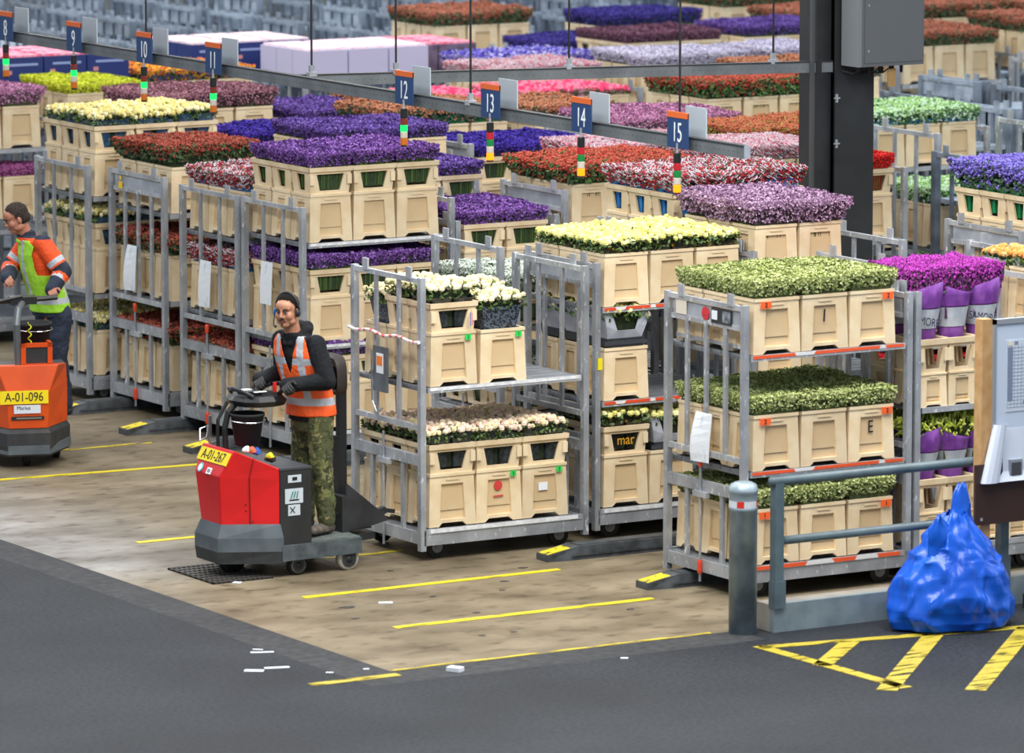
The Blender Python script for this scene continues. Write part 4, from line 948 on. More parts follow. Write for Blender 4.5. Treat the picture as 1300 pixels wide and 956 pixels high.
for i in range(3):
    mb = MB(); mb.box(.22+.16*i,.33+.16*i,-.045,-.025,.95,1.08); mb.box(.235+.16*i,.315+.16*i,-.05,-.045,.97,1.06,1); ob('leaflet_holder', mb.mesh('lh', [mat('holder_plastic', '#8d94a0', .3), mat('holder_dark', '#4a4a50', .4)]), wb)
# blue rubbish bag
def crumple(p, f=1.0):
    q = Vector(p); n = 0
    q = Vector((q.x + .35*noise.noise(q*1.7), q.y, q.z*.8))
    n += abs(noise.noise(q*1.5 + Vector((3,1,7)))) * -.10
    n += (abs(noise.noise(Vector((q.x*2.4+q.z*1.8, q.y*2.4, q.z*1.0)) + Vector((9,4,2))))**.8) * -.055
    n += abs(noise.noise(Vector((q.x*4.2-q.z*2.0, q.y*4.2+q.z, q.z*1.5)) + Vector((5,8,1)))) * -.030
    return n * f
def bag_mesh():
    mb = MB(); n = 84; prof = []
    H = [(0,.33),(.02,.40),(.07,.425),(.15,.43),(.26,.415),(.38,.37),(.48,.31),(.57,.25),(.66,.19),(.74,.13),(.80,.085)]
    rows = []
    m_ = 64
    for i in range(m_):
        t = i/(m_-1)*(len(H)-1); a = int(min(t, len(H)-2)); f = t-a; f = f*f*(3-2*f)
        rows.append((H[a][0]*(1-f)+H[a+1][0]*f, H[a][1]*(1-f)+H[a+1][1]*f))
    vs = [(0,0,.0)]; fs = []
    for z, r in rows:
        for j in range(n):
            a = 2*PI*j/n; lean = -.02 + .10*(z/.7)
            c = crumple((math.cos(a)*r*2, math.sin(a)*r*2, z*2))
            fold = -.022*abs(math.sin(a*7+z*6)) * (1 if z > .35 else .4)
            rr_ = r*(1+.06*math.cos(2*a+.6)) + (c+.06)*.9 + fold
            vs.append((math.cos(a)*rr_ + lean*.4, math.sin(a)*rr_*.82, z + .012*math.sin(5*a)*(z > .5)))
    for j in range(n): fs.append((0, 1+(j+1)%n, 1+j))
    for i in range(m_-1):
        for j in range(n): fs.append((1+i*n+j, 1+i*n+(j+1)%n, 1+(i+1)*n+(j+1)%n, 1+(i+1)*n+j))
    mb.add(vs, fs)
    return mb.mesh('bag', M_bag, True)
M_bag = mat('blue_plastic', '#0548b4', .28, hex2='#0a58cc', vscale=3, spec=.45)
def wrinkle(m):
    nt = m.node_tree; b = nt.nodes['Principled BSDF']; tc = nt.nodes.new('ShaderNodeTexCoord'); n = nt.nodes.new('ShaderNodeTexNoise'); n.noise_type = 'RIDGED_MULTIFRACTAL'; n.inputs['Scale'].default_value = 3.6; n.inputs['Detail'].default_value = 4; n.inputs['Distortion'].default_value = 1.1
    mp = nt.nodes.new('ShaderNodeMapping'); mp.inputs['Scale'].default_value = (1.4, 1.4, .8); nt.links.new(tc.outputs['Object'], mp.inputs[0]); nt.links.new(mp.outputs[0], n.inputs['Vector'])
    bp = nt.nodes.new('ShaderNodeBump'); bp.inputs['Strength'].default_value = .9; bp.inputs['Distance'].default_value = .07; nt.links.new(n.outputs['Fac'], bp.inputs['Height']); nt.links.new(bp.outputs['Normal'], b.inputs['Normal'])
wrinkle(M_bag)
bg = root('rubbish_bag', (21.88, 30.22, 0), 'bulging bright blue plastic rubbish bag with knotted ears by the kerb', 'bag')
ob('bag_body', bag_mesh(), bg)
def ear(bx, by, tx, ty, z0, z1, w, ph):
    mb = MB(); n = 18; m_ = 14; vs = []
    for i in range(m_):
        t = i/(m_-1); cx = bx+(tx-bx)*t; cy = by+(ty-by)*t; z = z0+(z1-z0)*t
        ww = w*(1.15 - .95*t**1.6 + .12*math.sin(t*9+ph)); th = .055*(1-t)**1.2+.008
        for j in range(n):
            a = 2*PI*j/n; k = 1+.13*math.sin(5*a+ph+t*5)+.10*math.sin(9*a-t*7)+.6*crumple((a*2, t*4, ph))
            vs.append((cx+math.cos(a)*ww*k, cy+math.sin(a)*th*k, z+.02*math.sin(3*a)*t))
    mb.add(vs, [(i*n+j, i*n+(j+1)%n, (i+1)*n+(j+1)%n, (i+1)*n+j) for i in range(m_-1) for j in range(n)] + [tuple((m_-1)*n+j for j in range(n))])
    ob('bag_ear', mb.mesh('ear', M_bag, True), bg)
ear(.04, -.03, .10, .02, .58, .99, .125, 0); ear(-.10, -.07, -.17, -.09, .48, .80, .13, 2); ear(.10, .02, .16, .03, .55, .86, .08, 5)
# yellow strip at the far right edge
mb = MB(); mb.prism([(0,0),(.3,0),(.3,.12),(.03,.12)], 0, .10); mb.box(.03,.3,.02,.10,.10,.105,1)
tagged('parking_stop', mb.mesh('ps', [mat('stop_black', '#2a2a26', .5), mat('stop_yellow', '#e8c818', .5)]), (22.70, 30.40, 0), 'black and yellow floor stop at the right edge by the kerb', 'floor stop')

# ------------------------------------------------------------------ column, beams, signs
cl = root('steel_column', (25.60, 37.15, 0), 'black steel column rising behind the pink limonium trolley', 'column')
mb = MB(); mb.box(-.06,.33,-.17,-.15,0,9); mb.box(-.06,.33,.15,.17,0,9); mb.box(.12,.15,-.15,.15,0,9); mb.box(-.20,-.06,-.10,.16,0,9); mb.box(-.26,-.235,-.12,-.08,0,9,1)
ob('profile', mb.mesh('cl', [mat('column_black', '#212325', .5, hex2='#2c2f31', vscale=3), mat('conduit_grey', '#55585a', .4, .4)]), cl)
for z in (2.05, 2.60, 2.98):
    mb = MB(); mb.box(-.075,-.02,-.185,-.17,z,z+.012); mb.box(-.06,-.045,-.19,-.17,z-.03,z+.04); ob('conduit_clip', mb.mesh('cc', M_steel), cl)
cb = root('control_cabinet', (25.62, 36.965, 3.26), 'grey steel control cabinet mounted high on the black column', 'cabinet')
mb = MB(); mb.box(-.01,.62,-.26,-.01,0,1.1); mb.box(-.04,-.01,-.26,-.01,0,1.1,1)
ob('housing', mb.mesh('cab', [mat('cabinet_grey', '#5b5f62', .45), mat('cabinet_side', '#74797d', .45)]), cb)
mb = MB(); mb.box(.02,.60,-.266,-.26,.03,1.08); 
for z in (.12,.5,.9): mb.box(.05,.062,-.27,-.266,z,z+.02,1)
ob('cabinet_door', mb.mesh('cd', [mat('cabinet_grey2', '#5b5f62', .45), M_steel]), cb)
mb = MB()
for i in range(9): mb.lathe([(.012,-.05-.01*(i%3)),(.014,-.02),(.018,0)], (.03+.055*i,-.15+.05*(i%2),0), 8)
for i in range(4): mb.tube([(.05+.1*i,-.14,-.03),(.02+.1*i,-.10,-.07),(-.02,.0,-.05)], .006, 6)
mb.box(.30,.38,-.2,-.19,-.18,-.03,1); ob('cable_glands', mb.mesh('cg', [M_black, mat('wood_block', '#a08050', .6)]), cb)
M_bm = mat('beam_grey', '#666c70', .45, .3, hex2='#7a8084', vscale=4); M_bmt = mat('beam_dark', '#2b2d30', .5)
def beam(a, b, name, label, h=.095, w=.05):
    t = root(name, a, label, 'beam'); a = Vector(a); b = Vector(b) - a; L = b.length; ang = math.atan2(b.y, b.x)
    mb = MB(); mb.box(0, L, -w/2, w/2, 0, h-.012); mb.box(0, L, -w/2-.004, w/2+.004, h-.012, h, 1)
    n = int(L/.06)
    for i in range(n):
        if i % 7 != 6: mb.box(.03+.06*i, .036+.06*i, -w/2-.002, w/2+.002, h*.42, h*.48, 1)
    o = ob('channel', mb.mesh('bm', [M_bm, M_bmt]), t); o.rotation_euler = (0, math.asin(-b.z/L)*0, ang)
    mb = MB(); mb.box(L, L+.006, -w/2, w/2, 0, h) if name == 'sign_beam' else mb.box(-.006, 0, -w/2, w/2, 0, h)
    c = ob('end_cap', mb.mesh('ec', M_plate), t); c.rotation_euler = (0, 0, ang)
    return t
beam((21.04, 47.5, 3.205), (21.04, 31.55, 3.205), 'sign_beam', 'long grey perforated beam carrying the blue lane number signs')
beam((21.08, 38.2, 3.20), (25.55, 37.05, 3.20), 'cross_beam', 'grey perforated beam running from the sign beam to the column')
for x, y, z, lb in ((21.04,40.72,3.30,'thin black rod above sign 10'),(21.04,35.35,3.30,'thin black rod left of sign 13'),(21.04,32.42,3.30,'thin black rod above sign 15'),(21.2,38.13,3.3,'thin black rod nearest sign 11'),(21.9,37.98,3.3,'thin black rod left of sign 12 on the cross beam'),(23.33,37.62,3.3,'thin black rod above sign 14 on the cross beam'),(25.05,37.18,3.3,'thin black rod nearest the column')):
    t = root('hanging_rod', (x, y, z), lb, 'rod', 'thin black hanging rods')
    mb = MB(); mb.tube([(0,0,.06),(0,0,5.0)], .009, 6); ob('rod', mb.mesh('hr', M_black), t)
    mb = MB(); mb.box(-.035,.035,-.03,.03,-.02,.015); mb.box(-.02,.02,-.015,.015,.015,.07); ob('clamp', mb.mesh('hc', M_steel), t)
M_sb = mat('sign_blue', '#24406e', .4); M_so = mat('sign_orange', '#d8662c', .4); M_sw = mat('sign_white', '#e8eef4', .5); M_sbk = mat('sign_back', '#aab6bf', .4)
for n_, y, lit in ((15,32.32,0),(14,33.62,0),(13,34.92,0),(12,36.22,1),(11,39.36,1),(10,40.60,1),(9,41.92,1),(8,43.26,1)):
    t = root('lane_sign', (21.0, y, 3.22), f'blue lane number sign {n_} above a {"green" if lit else "amber"} lit signal stack', 'sign', 'blue lane number signs')
    mb = MB(); mb.box(-.045,-.035,-.135,.135,0,.255); ob('number_plate', mb.mesh('np', M_sb), t)
    mb = MB(); mb.box(-.048,-.034,-.135,.135,.215,.257); ob('orange_edge', mb.mesh('oe', M_so), t)
    text_on('number', str(n_), .20, M_sw, t, (-.048, 0, .105), '-x', sx=.72 if n_ < 10 else .66)
    mb = MB(); mb.box(.11,.12,-.135,.135,.03,.285); ob('rear_plate', mb.mesh('rp', M_sbk), t)
    mb = MB(); mb.box(-.04,.12,-.012,.012,-.0,.02); ob('bracket', mb.mesh('br', M_steel), t)
    mb = MB(); mb.tube([(0,0,.04),(0,0,-.03)], .01, 8); s = ob('signal_light', mb.mesh('st', M_steel), t, (-.045, 0, -.005), label=('signal light stack with lit green lamp' if lit else 'signal light stack with lit amber lamp'))
    z = -.03
    for nm, hh, m in (('cap', .075, mat('signal_black', '#1c1e20', .4)), ('red_lamp', .052, mat('signal_red_dim', '#7a2c22', .3) if lit else mat('signal_red', '#b0202a', .3)), ('green_lamp', .052, mat('signal_green_lit', '#0c7c3c', .3, emis='#10f060', estr=1.7) if lit else mat('signal_green', '#1c7c3c', .3)), ('clear_lamp', .05, mat('signal_clear', '#c8c0b4', .3)), ('amber_lamp', .055, mat('signal_amber', '#c86a1c', .3) if lit else mat('signal_amber_lit', '#b8600c', .3, emis='#ff8a08', estr=2.0)), ('base_cap', .012, mat('signal_black', '#1c1e20', .4))):
        mb = MB(); mb.lathe([(.024,z),(.028,z-.004),(.028,z-hh+.004),(.024,z-hh)], (0,0,0), 14); ob(nm, mb.mesh('sl', m), s); z -= hh

# ------------------------------------------------------------------ tow tractors
def tractor(loc, rz, label, body, num, orange=False):
    t = root('tow_tractor', loc, label, 'tow tractor', None, rz)
    zb = .34 if orange else .40
    poly = [(0,-.17),(.40,-.39),(.40,.39),(0,.17)]; top = [(.03,-.16),(.41,-.37),(.41,.37),(.03,.16)]
    mb = MB(); mid = [(-.01,-.18),(.42,-.40),(.42,.40),(-.01,.18)]
    mb.prism(poly, .11, .20, 0, taper=mid); mb.prism(mid, .20, .30, 1 if not orange else 0, taper=mid); mb.prism(mid, .30, zb, 1 if not orange else 0, taper=top)
    if orange: mb.prism([(-.014,-.17),(.41,-.405),(.41,.405),(-.014,.17)], .125, .20, 1)
    ob('bumper', mb.mesh('bmp', [mat('bumper_black', '#26282a', .6, hex2='#35383a', vscale=8), M_chgrey]), t)
    a0, a1, a2, b0, b2 = ((.03,.155,zb),(.0,.185,.76),(.10,.245,.95),(.41,.36,zb),(.41,.36,.81)) if not orange else ((.02,.16,zb),(.01,.18,.64),(.05,.26,.86),(.41,.38,zb),(.41,.37,.82))
    P = []
    for s in (-1, 1):
        for q in (a0, a1, a2, b0, b2): P.append((q[0], s*q[1], q[2]))
    zm = (a1[2]+b2[2])/2 - .06; P += [(b0[0], -b0[1], zm), (b0[0], b0[1], zm)]
    mb = MB(); mb.add(P, [(0,5,6,1),(1,6,7,2),(0,1,10,3),(1,2,4,10),(5,8,11,6),(6,11,9,7),(2,7,9,4),(3,10,4,9,11,8)])
    o = ob('nose_cover', mb.mesh('nc', body), t); bv = o.modifiers.new('b', 'BEVEL'); bv.width = .008; bv.segments = 2
    nv = Vector((-.19,0,.10)).normalized()
    if not orange:
        # seam between the two side panels, screws and keyhole
        mb = MB(); d = Vector((.38,-.205,0)); p = Vector((.03,-.155,0)) + d*.47
        A0, B0, A1, B1, A2, B2 = Vector((.03,-.155,zb)), Vector((.41,-.36,zb)), Vector((0,-.185,.76)), Vector((.41,-.36,zm)), Vector((.10,-.245,.95)), Vector((.41,-.36,.81))
        off = Vector((-.47,-.88,0))*.004; q0, q1, q2 = A0.lerp(B0,.50)+off, A1.lerp(B1,.50)+off, A2.lerp(B2,.42)+off
        mb.bar(q0, q1, .006, .004); mb.bar(q1, q2, .006, .004)
        for k, zz in ((.42,.50),(.42,.545),(.54,.42)): q_ = Vector((.03,-.155,0)) + d*k; mb.lathe([(.006,-.004),(.006,0)], (q_.x,q_.y-.001,zz), 8, 0, 'y')
        ob('seam', mb.mesh('sm', mat('seam_dark', '#5a1412', .5)), t)
        ang = math.atan2(.19, .10)
        pm = Matrix.Translation((.05,0,.855)) @ Matrix(((0,.465,-.885),(-1,0,0),(0,.885,.465))).to_4x4()
        mb = MB(); mb.box(-.225,.225,-.05,.05,.0,.006); pl = ob('number_plate', mb.mesh('np', M_yplate), t); pl.matrix_local = pm @ Matrix.Translation((.0,.03,.002))
        tx = ob('plate_lettering', text_mesh(num, .105, M_ink, sx=.86), pl); tx.location = (0, -.002, .0075)
        mb = MB(); mb.lathe([(.036,.0),(.036,.004)], (0,0,0), 20); mb.lathe([(.026,.004),(.026,.006)], (0,0,0), 16, 1); st = ob('round_sticker', mb.mesh('rs', [mat('sticker_teal', '#58b8c8', .5), M_white]), t); st.matrix_local = pm @ Matrix.Translation((-.12,-.075,.002))
        mb = MB(); mb.box(-.035,.035,-.025,.025,0,.004); mb.box(-.02,.02,-.012,.012,.004,.006,1); st = ob('small_sticker', mb.mesh('ss', [M_white, mat('sticker_grey', '#8a8a90', .5)]), t); st.matrix_local = pm @ Matrix.Translation((.02,-.085,.002))
    else:
        mb = MB(); mb.box(-.235,.165,-.006,.0,-.055,.055); pl = ob('number_plate', mb.mesh('np', M_yplate), t, (.004,.0,.60), -PI/2); 
        tx = ob('plate_lettering', text_mesh(num, .105, M_ink, sx=.80), pl, (-.035,-.0075,0)); tx.rotation_euler = (PI/2,0,0)
        mb = MB(); mb.box(-.12,.10,-.006,.0,-.035,.035); pl2 = ob('name_label', mb.mesh('nl', mat('label_white', '#d8dce8', .5)), t, (.008,.0,.50), -PI/2)
        tx = ob('label_lettering', text_mesh('Marius', .042, M_ink), pl2, (-.04,-.0075,.01)); tx.rotation_euler = (PI/2,0,0)
        mb = MB(); mb.box(-.14,.13,-.006,.0,-.014,.014); mb.box(-.10,.11,-.008,-.006,-.006,.006,1); ob('maker_strip', mb.mesh('ms', [M_ink, mat('strip_grey', '#7a7672', .5)]), t, (.012,.0,.425), -PI/2)
        # orange window frame on top with white sticker
        mb = MB(); mb.box(.12,.15,-.22,-.18,.84,1.03); mb.box(.12,.15,.0,.04,.84,1.03); mb.box(.12,.15,-.22,.04,.995,1.03); mb.box(.12,.15,-.22,.04,.83,.86); mb.box(.15,.30,-.22,-.19,.80,1.03); ob('upper_frame', mb.mesh('uf', M_or), t)
        mb = MB(); mb.box(.135,.14,-.19,.0,.86,1.0); ob('frame_panel', mb.mesh('fp', M_dark), t)
        mb = MB(); mb.box(-.05,.05,-.005,0,-.018,.018); ob('small_sticker', mb.mesh('ws', M_white), t, (.075,-.10,.835), -PI/2)
    mb = MB(); mb.box(.41,.67,-.365,.365,.20,.795); mb.box(.405,.675,-.37,.37,.795,.81,1)
    o = ob('battery_box', mb.mesh('bb', [mat('box_black', '#1e2022', .5, hex2='#2a2c2e', vscale=4), mat('box_top', '#3c4046', .6)]), t)
    if not orange:
        for (x0, x1, z0, z1, nm, extra) in ((.475,.585,.70,.755,'rating_label',0),(.45,.60,.545,.655,'maker_label',1),(.475,.575,.455,.535,'warning_label',2)):
            mb = MB(); mb.box(x0,x1,-.369,-.365,z0,z1)
            if extra == 0: mb.box(x0+.035,x1-.035,-.371,-.369,z0+.015,z1-.015,1)
            if extra == 1:
                for q in range(3): mb.bar((x0+.045+.025*q,-.371,z0+.04), (x0+.065+.02*q,-.371,z0+.09), .013, .004, 2)
                mb.box(x0+.035,x1-.035,-.371,-.369,z0+.02,z0+.03,1)
            if extra == 2: mb.bar((x0+.015,-.371,z0+.02),(x0+.055,-.371,z0+.065),.006,.004,1); mb.bar((x0+.055,-.371,z0+.02),(x0+.015,-.371,z0+.065),.006,.004,1)
            ob(nm, mb.mesh('lb', [mat('label_silver', '#c2ccd4', .45), M_ink, mat('label_teal', '#0c8a78', .5)]), t)
    mb = MB(); mb.prism([(.41,-.40),(1.10,-.36),(1.10,.36),(.41,.40)], .125, .24); mb.box(.68,1.09,-.35,.35,.24,.25,1)
    ob('platform', mb.mesh('pf', [mat('platform_dark', '#3c4448', .55, hex2='#555e63', vscale=12), mat('tread_plate', '#565f5c', .5, hex2='#6d7672', vscale=30)]), t)
    for (x, y, r_, wh) in ((.20,0,.105,0),(.58,-.30,.075,1),(.58,.30,.075,1),(1.0,-.31,.085,2),(1.0,.31,.085,2)):
        mb = MB(); mb.lathe([(r_*.8,-.03),(r_,-.024),(r_,.024),(r_*.8,.03)], (x,y,r_), 24, 0, 'y'); mb.lathe([(.001,-.034),(r_*.78,-.032),(r_*.78,.032),(.001,.034)], (x,y,r_), 24, 1, 'y')
        if wh: 
            mb.lathe([(r_*.35,-.037),(r_*.35,-.034)], (x,y,r_), 12, 2, 'y'); mb.lathe([(r_*.66,-.0345),(r_*.68,-.034)], (x,y,r_), 20, 2, 'y')
        ob('wheel', mb.mesh('wh', [M_black if wh < 2 else mat('tyre_pale', '#b8b4a8', .6), M_black if not wh else mat('hub_grey', '#8d8f90', .4, .3), M_dark], True), t)
    # coupling bracket, mast and back pad
    mb = MB()
    for y in (-.16, .15): mb.prism([(0,0),(0,0),(0,0)], 0, 0) if 0 else mb.add([(1.08,y,.62),(1.40,y,.36),(1.44,y,.31),(1.30,y,.28),(1.08,y,.26),(1.08,y+.012,.62),(1.40,y+.012,.36),(1.44,y+.012,.31),(1.30,y+.012,.28),(1.08,y+.012,.26)], [(0,1,2,3,4),(9,8,7,6,5),(0,5,6,1),(1,6,7,2),(2,7,8,3),(3,8,9,4),(4,9,5,0)])
    mb.box(1.08,1.30,-.15,.15,.26,.30); mb.prism([(1.04,-.2),(1.36,-.1),(1.36,.1),(1.04,.2)], .17, .22); mb.box(1.04,1.10,-.17,.17,.24,.52); mb.bar((1.36,0,.33),(1.50,0,.36),.05); mb.bar((1.48,0,.36),(1.58,0,.34),.03)
    mb.tube([(1.10,-.1,.34),(1.0,-.12,.40),(.95,-.13,.48)], .012, 6)
    ob('coupling_bracket', mb.mesh('cp', mat('bracket_black', '#222427', .45, hex2='#303336', vscale=6)), t)
    if not orange:
        mb = MB(); mb.box(1.10,1.16,-.03,.03,.45,1.30); mb.box(1.085,1.10,-.045,.045,.30,.95); ob('mast', mb.mesh('ma', mat('mast_black', '#1a1c1f', .4)), t)
        mb = MB(); pts = []
        for q in range(24):
            a = 2*PI*q/24; ca, sa = math.cos(a), math.sin(a); pts.append((.165*abs(ca)**.5*(1 if ca > 0 else -1)*(1-.10*sa), 1.42+.15*abs(sa)**.6*(1 if sa > 0 else -1)))
        vs = [(1.03, y, z) for y, z in pts] + [(1.09, y, z) for y, z in pts] + [(1.02, y*.85, 1.42+(z-1.42)*.85) for y, z in pts]
        n = 24; mb.add(vs, [tuple(2*n+j for j in range(n)), tuple(n+j for j in range(n))[::-1]] + [(j,(j+1)%n,n+(j+1)%n,n+j) for j in range(n)] + [(2*n+j,2*n+(j+1)%n,(j+1)%n,j) for j in range(n)])
        pd = ob('back_pad', mb.mesh('pad', mat('pad_brown', '#2e2a28', .6), True), t)
        # steering console
        mb = MB(); prof = [(.22,-.02),(.25,-.13),(.33,-.20),(.45,-.21),(.56,-.16),(.60,-.05),(.60,.05),(.56,.16),(.45,.21),(.33,.20),(.25,.13),(.22,.02)]
        mb.prism(prof, 1.245, 1.285, 0, taper=[(.4+(x-.4)*1.1, y*1.1) for x, y in prof]); mb.prism([(.4+(x-.4)*1.1, y*1.1) for x, y in prof], 1.285, 1.32, 0, taper=[(.4+(x-.4)*.95, y*.95) for x, y in prof])
        mb.box(.30,.42,-.08,.08,1.32,1.35); mb.tube([(.52,-.16,1.33),(.60,-.10,1.37),(.62,0,1.38),(.60,.10,1.37),(.52,.16,1.33)], .018, 8)
        mb.tube([(.30,-.17,1.32),(.24,-.1,1.36),(.22,0,1.37),(.24,.1,1.36),(.30,.17,1.32)], .016, 8)
        ob('steering_console', mb.mesh('sc', mat('console_black', '#1b1c1f', .35), False), t)
        mb = MB(); mb.box(.50,.52,-.12,-.10,1.34,1.41); mb.box(.30,.37,-.02,.04,1.352,1.356,1); mb.box(.34,.44,-.12,-.09,1.345,1.35,1)
        ob('red_button', mb.mesh('rb', [mat('button_red', '#e02424', .4), M_white]), t)
        mb = MB(); mb.tube([(.16,0,.88),(.15,0,1.08),(.18,0,1.20),(.26,0,1.27)], .022, 10); mb.tube([(.12,.05,.88),(.12,.05,1.14),(.20,.05,1.27)], .014, 8); ob('steering_column', mb.mesh('scol', M_black), t)
        mb = MB(); mb.tube([(.03,.16,.98),(.05,.20,1.06),(.12,.20,1.08),(.09,.17,1.0),(.03,.16,.98)], .006, 6); mb.box(.13,.15,.2,.22,.70,1.15); ob('wire_clip', mb.mesh('wc', MATS['chrome']), t)
    else:
        mb = MB(); mb.tube([(.15,.06,.84),(.15,.07,1.18),(.20,.05,1.30),(.32,.0,1.34),(.42,-.04,1.34)], .03, 10); ob('steering_column', mb.mesh('scol', mat('tube_grey', '#6a7074', .35, .5)), t)
        mb = MB(); mb.tube([(.36,.26,1.35),(.34,0,1.36),(.40,-.30,1.37)], .022, 8); mb.box(.30,.44,-.12,.10,1.33,1.39); mb.tube([(.3,.26,1.35),(.3,.0,1.40)], .012, 8); ob('handlebar', mb.mesh('hb', mat('handle_black', '#202224', .4)), t)
        mb = MB()
        for q in range(28): a = q*1.2; mb.tube([(.18+.014*math.cos(a), -.04+.014*math.sin(a), .86+.012*q), (.18+.014*math.cos(a+.6), -.04+.014*math.sin(a+.6), .866+.012*q), (.18+.014*math.cos(a+1.2), -.04+.014*math.sin(a+1.2), .872+.012*q)], .005, 5)
        ob('coiled_cord', mb.mesh('cc', mat('cord_yellow', '#c8c81c', .5)), t)
    return t
tractor((18.36, 34.63, 0), 0, 'red electric tow tractor with yellow plate A-01-267 driven by the man', M_red, 'A-01-267')
tractor((19.39, 39.69, 0), math.radians(71.4), 'orange electric tow tractor with yellow plate A-01-096 at left edge', M_or, 'A-01-096', True)
def pail(x, y, z, label, r=.125, h=.24):
    t = root('bucket_pail', (x, y, z), label, 'pail')
    mb = MB(); mb.lathe([(r*.68,0),(r*.72,.002),(r*.98,h-.02),(r*1.04,h-.02),(r*1.04,h),(r*.96,h),(r*.66,.02),(.001,.018)], (0,0,0), 28); ob('pail', mb.mesh('pl', mat('pail_black', '#2b2d30', .75, spec=.2), True), t)
    mb = MB(); mb.tube([(r*1.05*math.cos(a), r*1.05*math.sin(a), h-.05+.01*math.sin(a)) for a in [PI*q/12+PI for q in range(13)]], .004, 6); ob('pail_handle', mb.mesh('ph', MATS['chrome']), t)
pail(18.36+.30, 34.56, .955, 'black pail with wire handle standing on the red tow tractor nose')
pail(19.62, 40.05, .865, 'black pail carried on the orange tow tractor', .15, .30)
for (x, y, z, r_, m, lb) in ((18.66,34.42,.93,.035,mat('cloth_blue','#2456b0',.7),'crumpled blue cloth lying on the red tow tractor'),(18.74,34.36,.90,.028,mat('tool_yellow','#d8d020',.5),'yellow plastic clip lying on the red tow tractor'),(18.60,34.38,.95,.032,mat('tool_orange','#c8603c',.6),'orange glove scrap on the red tow tractor nose'),(18.78,34.42,.87,.04,M_black,'tangle of black cable on the red tow tractor'),(18.57,34.40,.955,.03,M_white,'folded white tissue on the red tow tractor nose')):
    mb = MB(); mb.lathe([(r_*.2,-r_*.8),(r_*1.1,-r_*.5),(r_,r_*.1),(r_*.5,r_*.7),(.002,r_*.8)], (0,0,0), 9)
    mb.v = [(a*(1+.5*noise.noise(Vector((a*40,b*40,c*40)))), b*(1+.5*noise.noise(Vector((a*50+3,b*40,c*40)))), c*(1+.4*noise.noise(Vector((b*40,a*40,9))))) for a, b, c in mb.v]
    tagged('odds_and_ends', mb.mesh('oe', m), (x, y, z), lb, 'small item')
# ------------------------------------------------------------------ people
def ell(mb, c, r, rot=None, n=14, m=10):
    c = Vector(c); vs = []; fs = []
    for i in range(m+1):
        t = PI*i/m
        for j in range(n):
            a = 2*PI*j/n; v = Vector((r[0]*math.sin(t)*math.cos(a), r[1]*math.sin(t)*math.sin(a), r[2]*math.cos(t)))
            if rot: v = rot @ v
            vs.append(c+v)
    for i in range(m):
        for j in range(n): fs.append((i*n+j, (i+1)*n+j, (i+1)*n+(j+1)%n, i*n+(j+1)%n))
    mb.add(vs, fs)
def cap(mb, a, ra, b, rb, n=14):
    a = Vector(a); b = Vector(b); d = (b-a); L = d.length; d = d/L
    u = d.orthogonal().normalized(); w = d.cross(u); rings = []
    for k in range(4): t = PI/2*(k/4); rings.append((a - d*ra*math.cos(t), ra*math.sin(t)+1e-4))
    rings.append((a, ra)); rings.append((b, rb))
    for k in range(1, 5): t = PI/2*(k/4); rings.append((b + d*rb*math.sin(t), rb*math.cos(t)+1e-4))
    vs = [c + (u*math.cos(2*PI*j/n) + w*math.sin(2*PI*j/n))*r for c, r in rings for j in range(n)]
    fs = [(i*n+j, (i+1)*n+j, (i+1)*n+(j+1)%n, i*n+(j+1)%n) for i in range(len(rings)-1) for j in range(n)]
    fs.append(tuple(range(n))); fs.append(tuple((len(rings)-1)*n+j for j in range(n))[::-1])
    mb.add(vs, [f[::-1] for f in fs])
def loft(mb, rings, F, Lf, n=24, e=1.0):
    """rings: (center, lateral radius, depth radius)"""
    vs = []; rings = [(rings[0][0] - Vector((0,0,.02)), rings[0][1]*.6, rings[0][2]*.6)] + rings + [(rings[-1][0] + Vector((0,0,.02)), rings[-1][1]*.5, rings[-1][2]*.5)]
    for c, a, b in rings:
        for j in range(n):
            t = 2*PI*j/n; ca, sa = math.cos(t), math.sin(t)
            vs.append(c + Lf*a*abs(ca)**e*(1 if ca > 0 else -1) + F*b*abs(sa)**e*(1 if sa > 0 else -1))
    m = len(rings)
    mb.add(vs, [(i*n+j, i*n+(j+1)%n, (i+1)*n+(j+1)%n, (i+1)*n+j) for i in range(m-1) for j in range(n)] + [tuple(range(n))[::-1], tuple((m-1)*n+j for j in range(n))])
def remesh(mb, vox, mats, fn=None, smooth=4, disp=None, keep=None):
    me = bpy.data.meshes.new('tmp'); me.from_pydata(mb.v, [], mb.f)
    o = bpy.data.objects.new('tmp', me)
    md = o.modifiers.new('r', 'REMESH'); md.mode = 'VOXEL'; md.voxel_size = vox
    if smooth: s = o.modifiers.new('s', 'SMOOTH'); s.iterations = smooth; s.factor = .5
    r = baked(o)
    r.materials.clear()
    for m in (mats if isinstance(mats, (list, tuple)) else [mats]): r.materials.append(m)
    if disp:
        ns = [v.normal.copy() for v in r.vertices]; cs = [v.co.copy() for v in r.vertices]
        flat = []
        for c, n_ in zip(cs, ns): flat.extend(c + n_ * disp(c))
        r.vertices.foreach_set('co', flat); r.update()
    if keep:
        import bmesh
        bm = bmesh.new(); bm.from_mesh(r); bmesh.ops.delete(bm, geom=[f for f in bm.faces if not keep(f.calc_center_median())], context='FACES'); bm.to_mesh(r); bm.free()
    cs = [p.center.copy() for p in r.polygons]
    r.polygons.foreach_set('use_smooth', [True]*len(cs)); r.polygons.foreach_set('material_index', [fn(c) if fn else 0 for c in cs])
    r.update(); return r
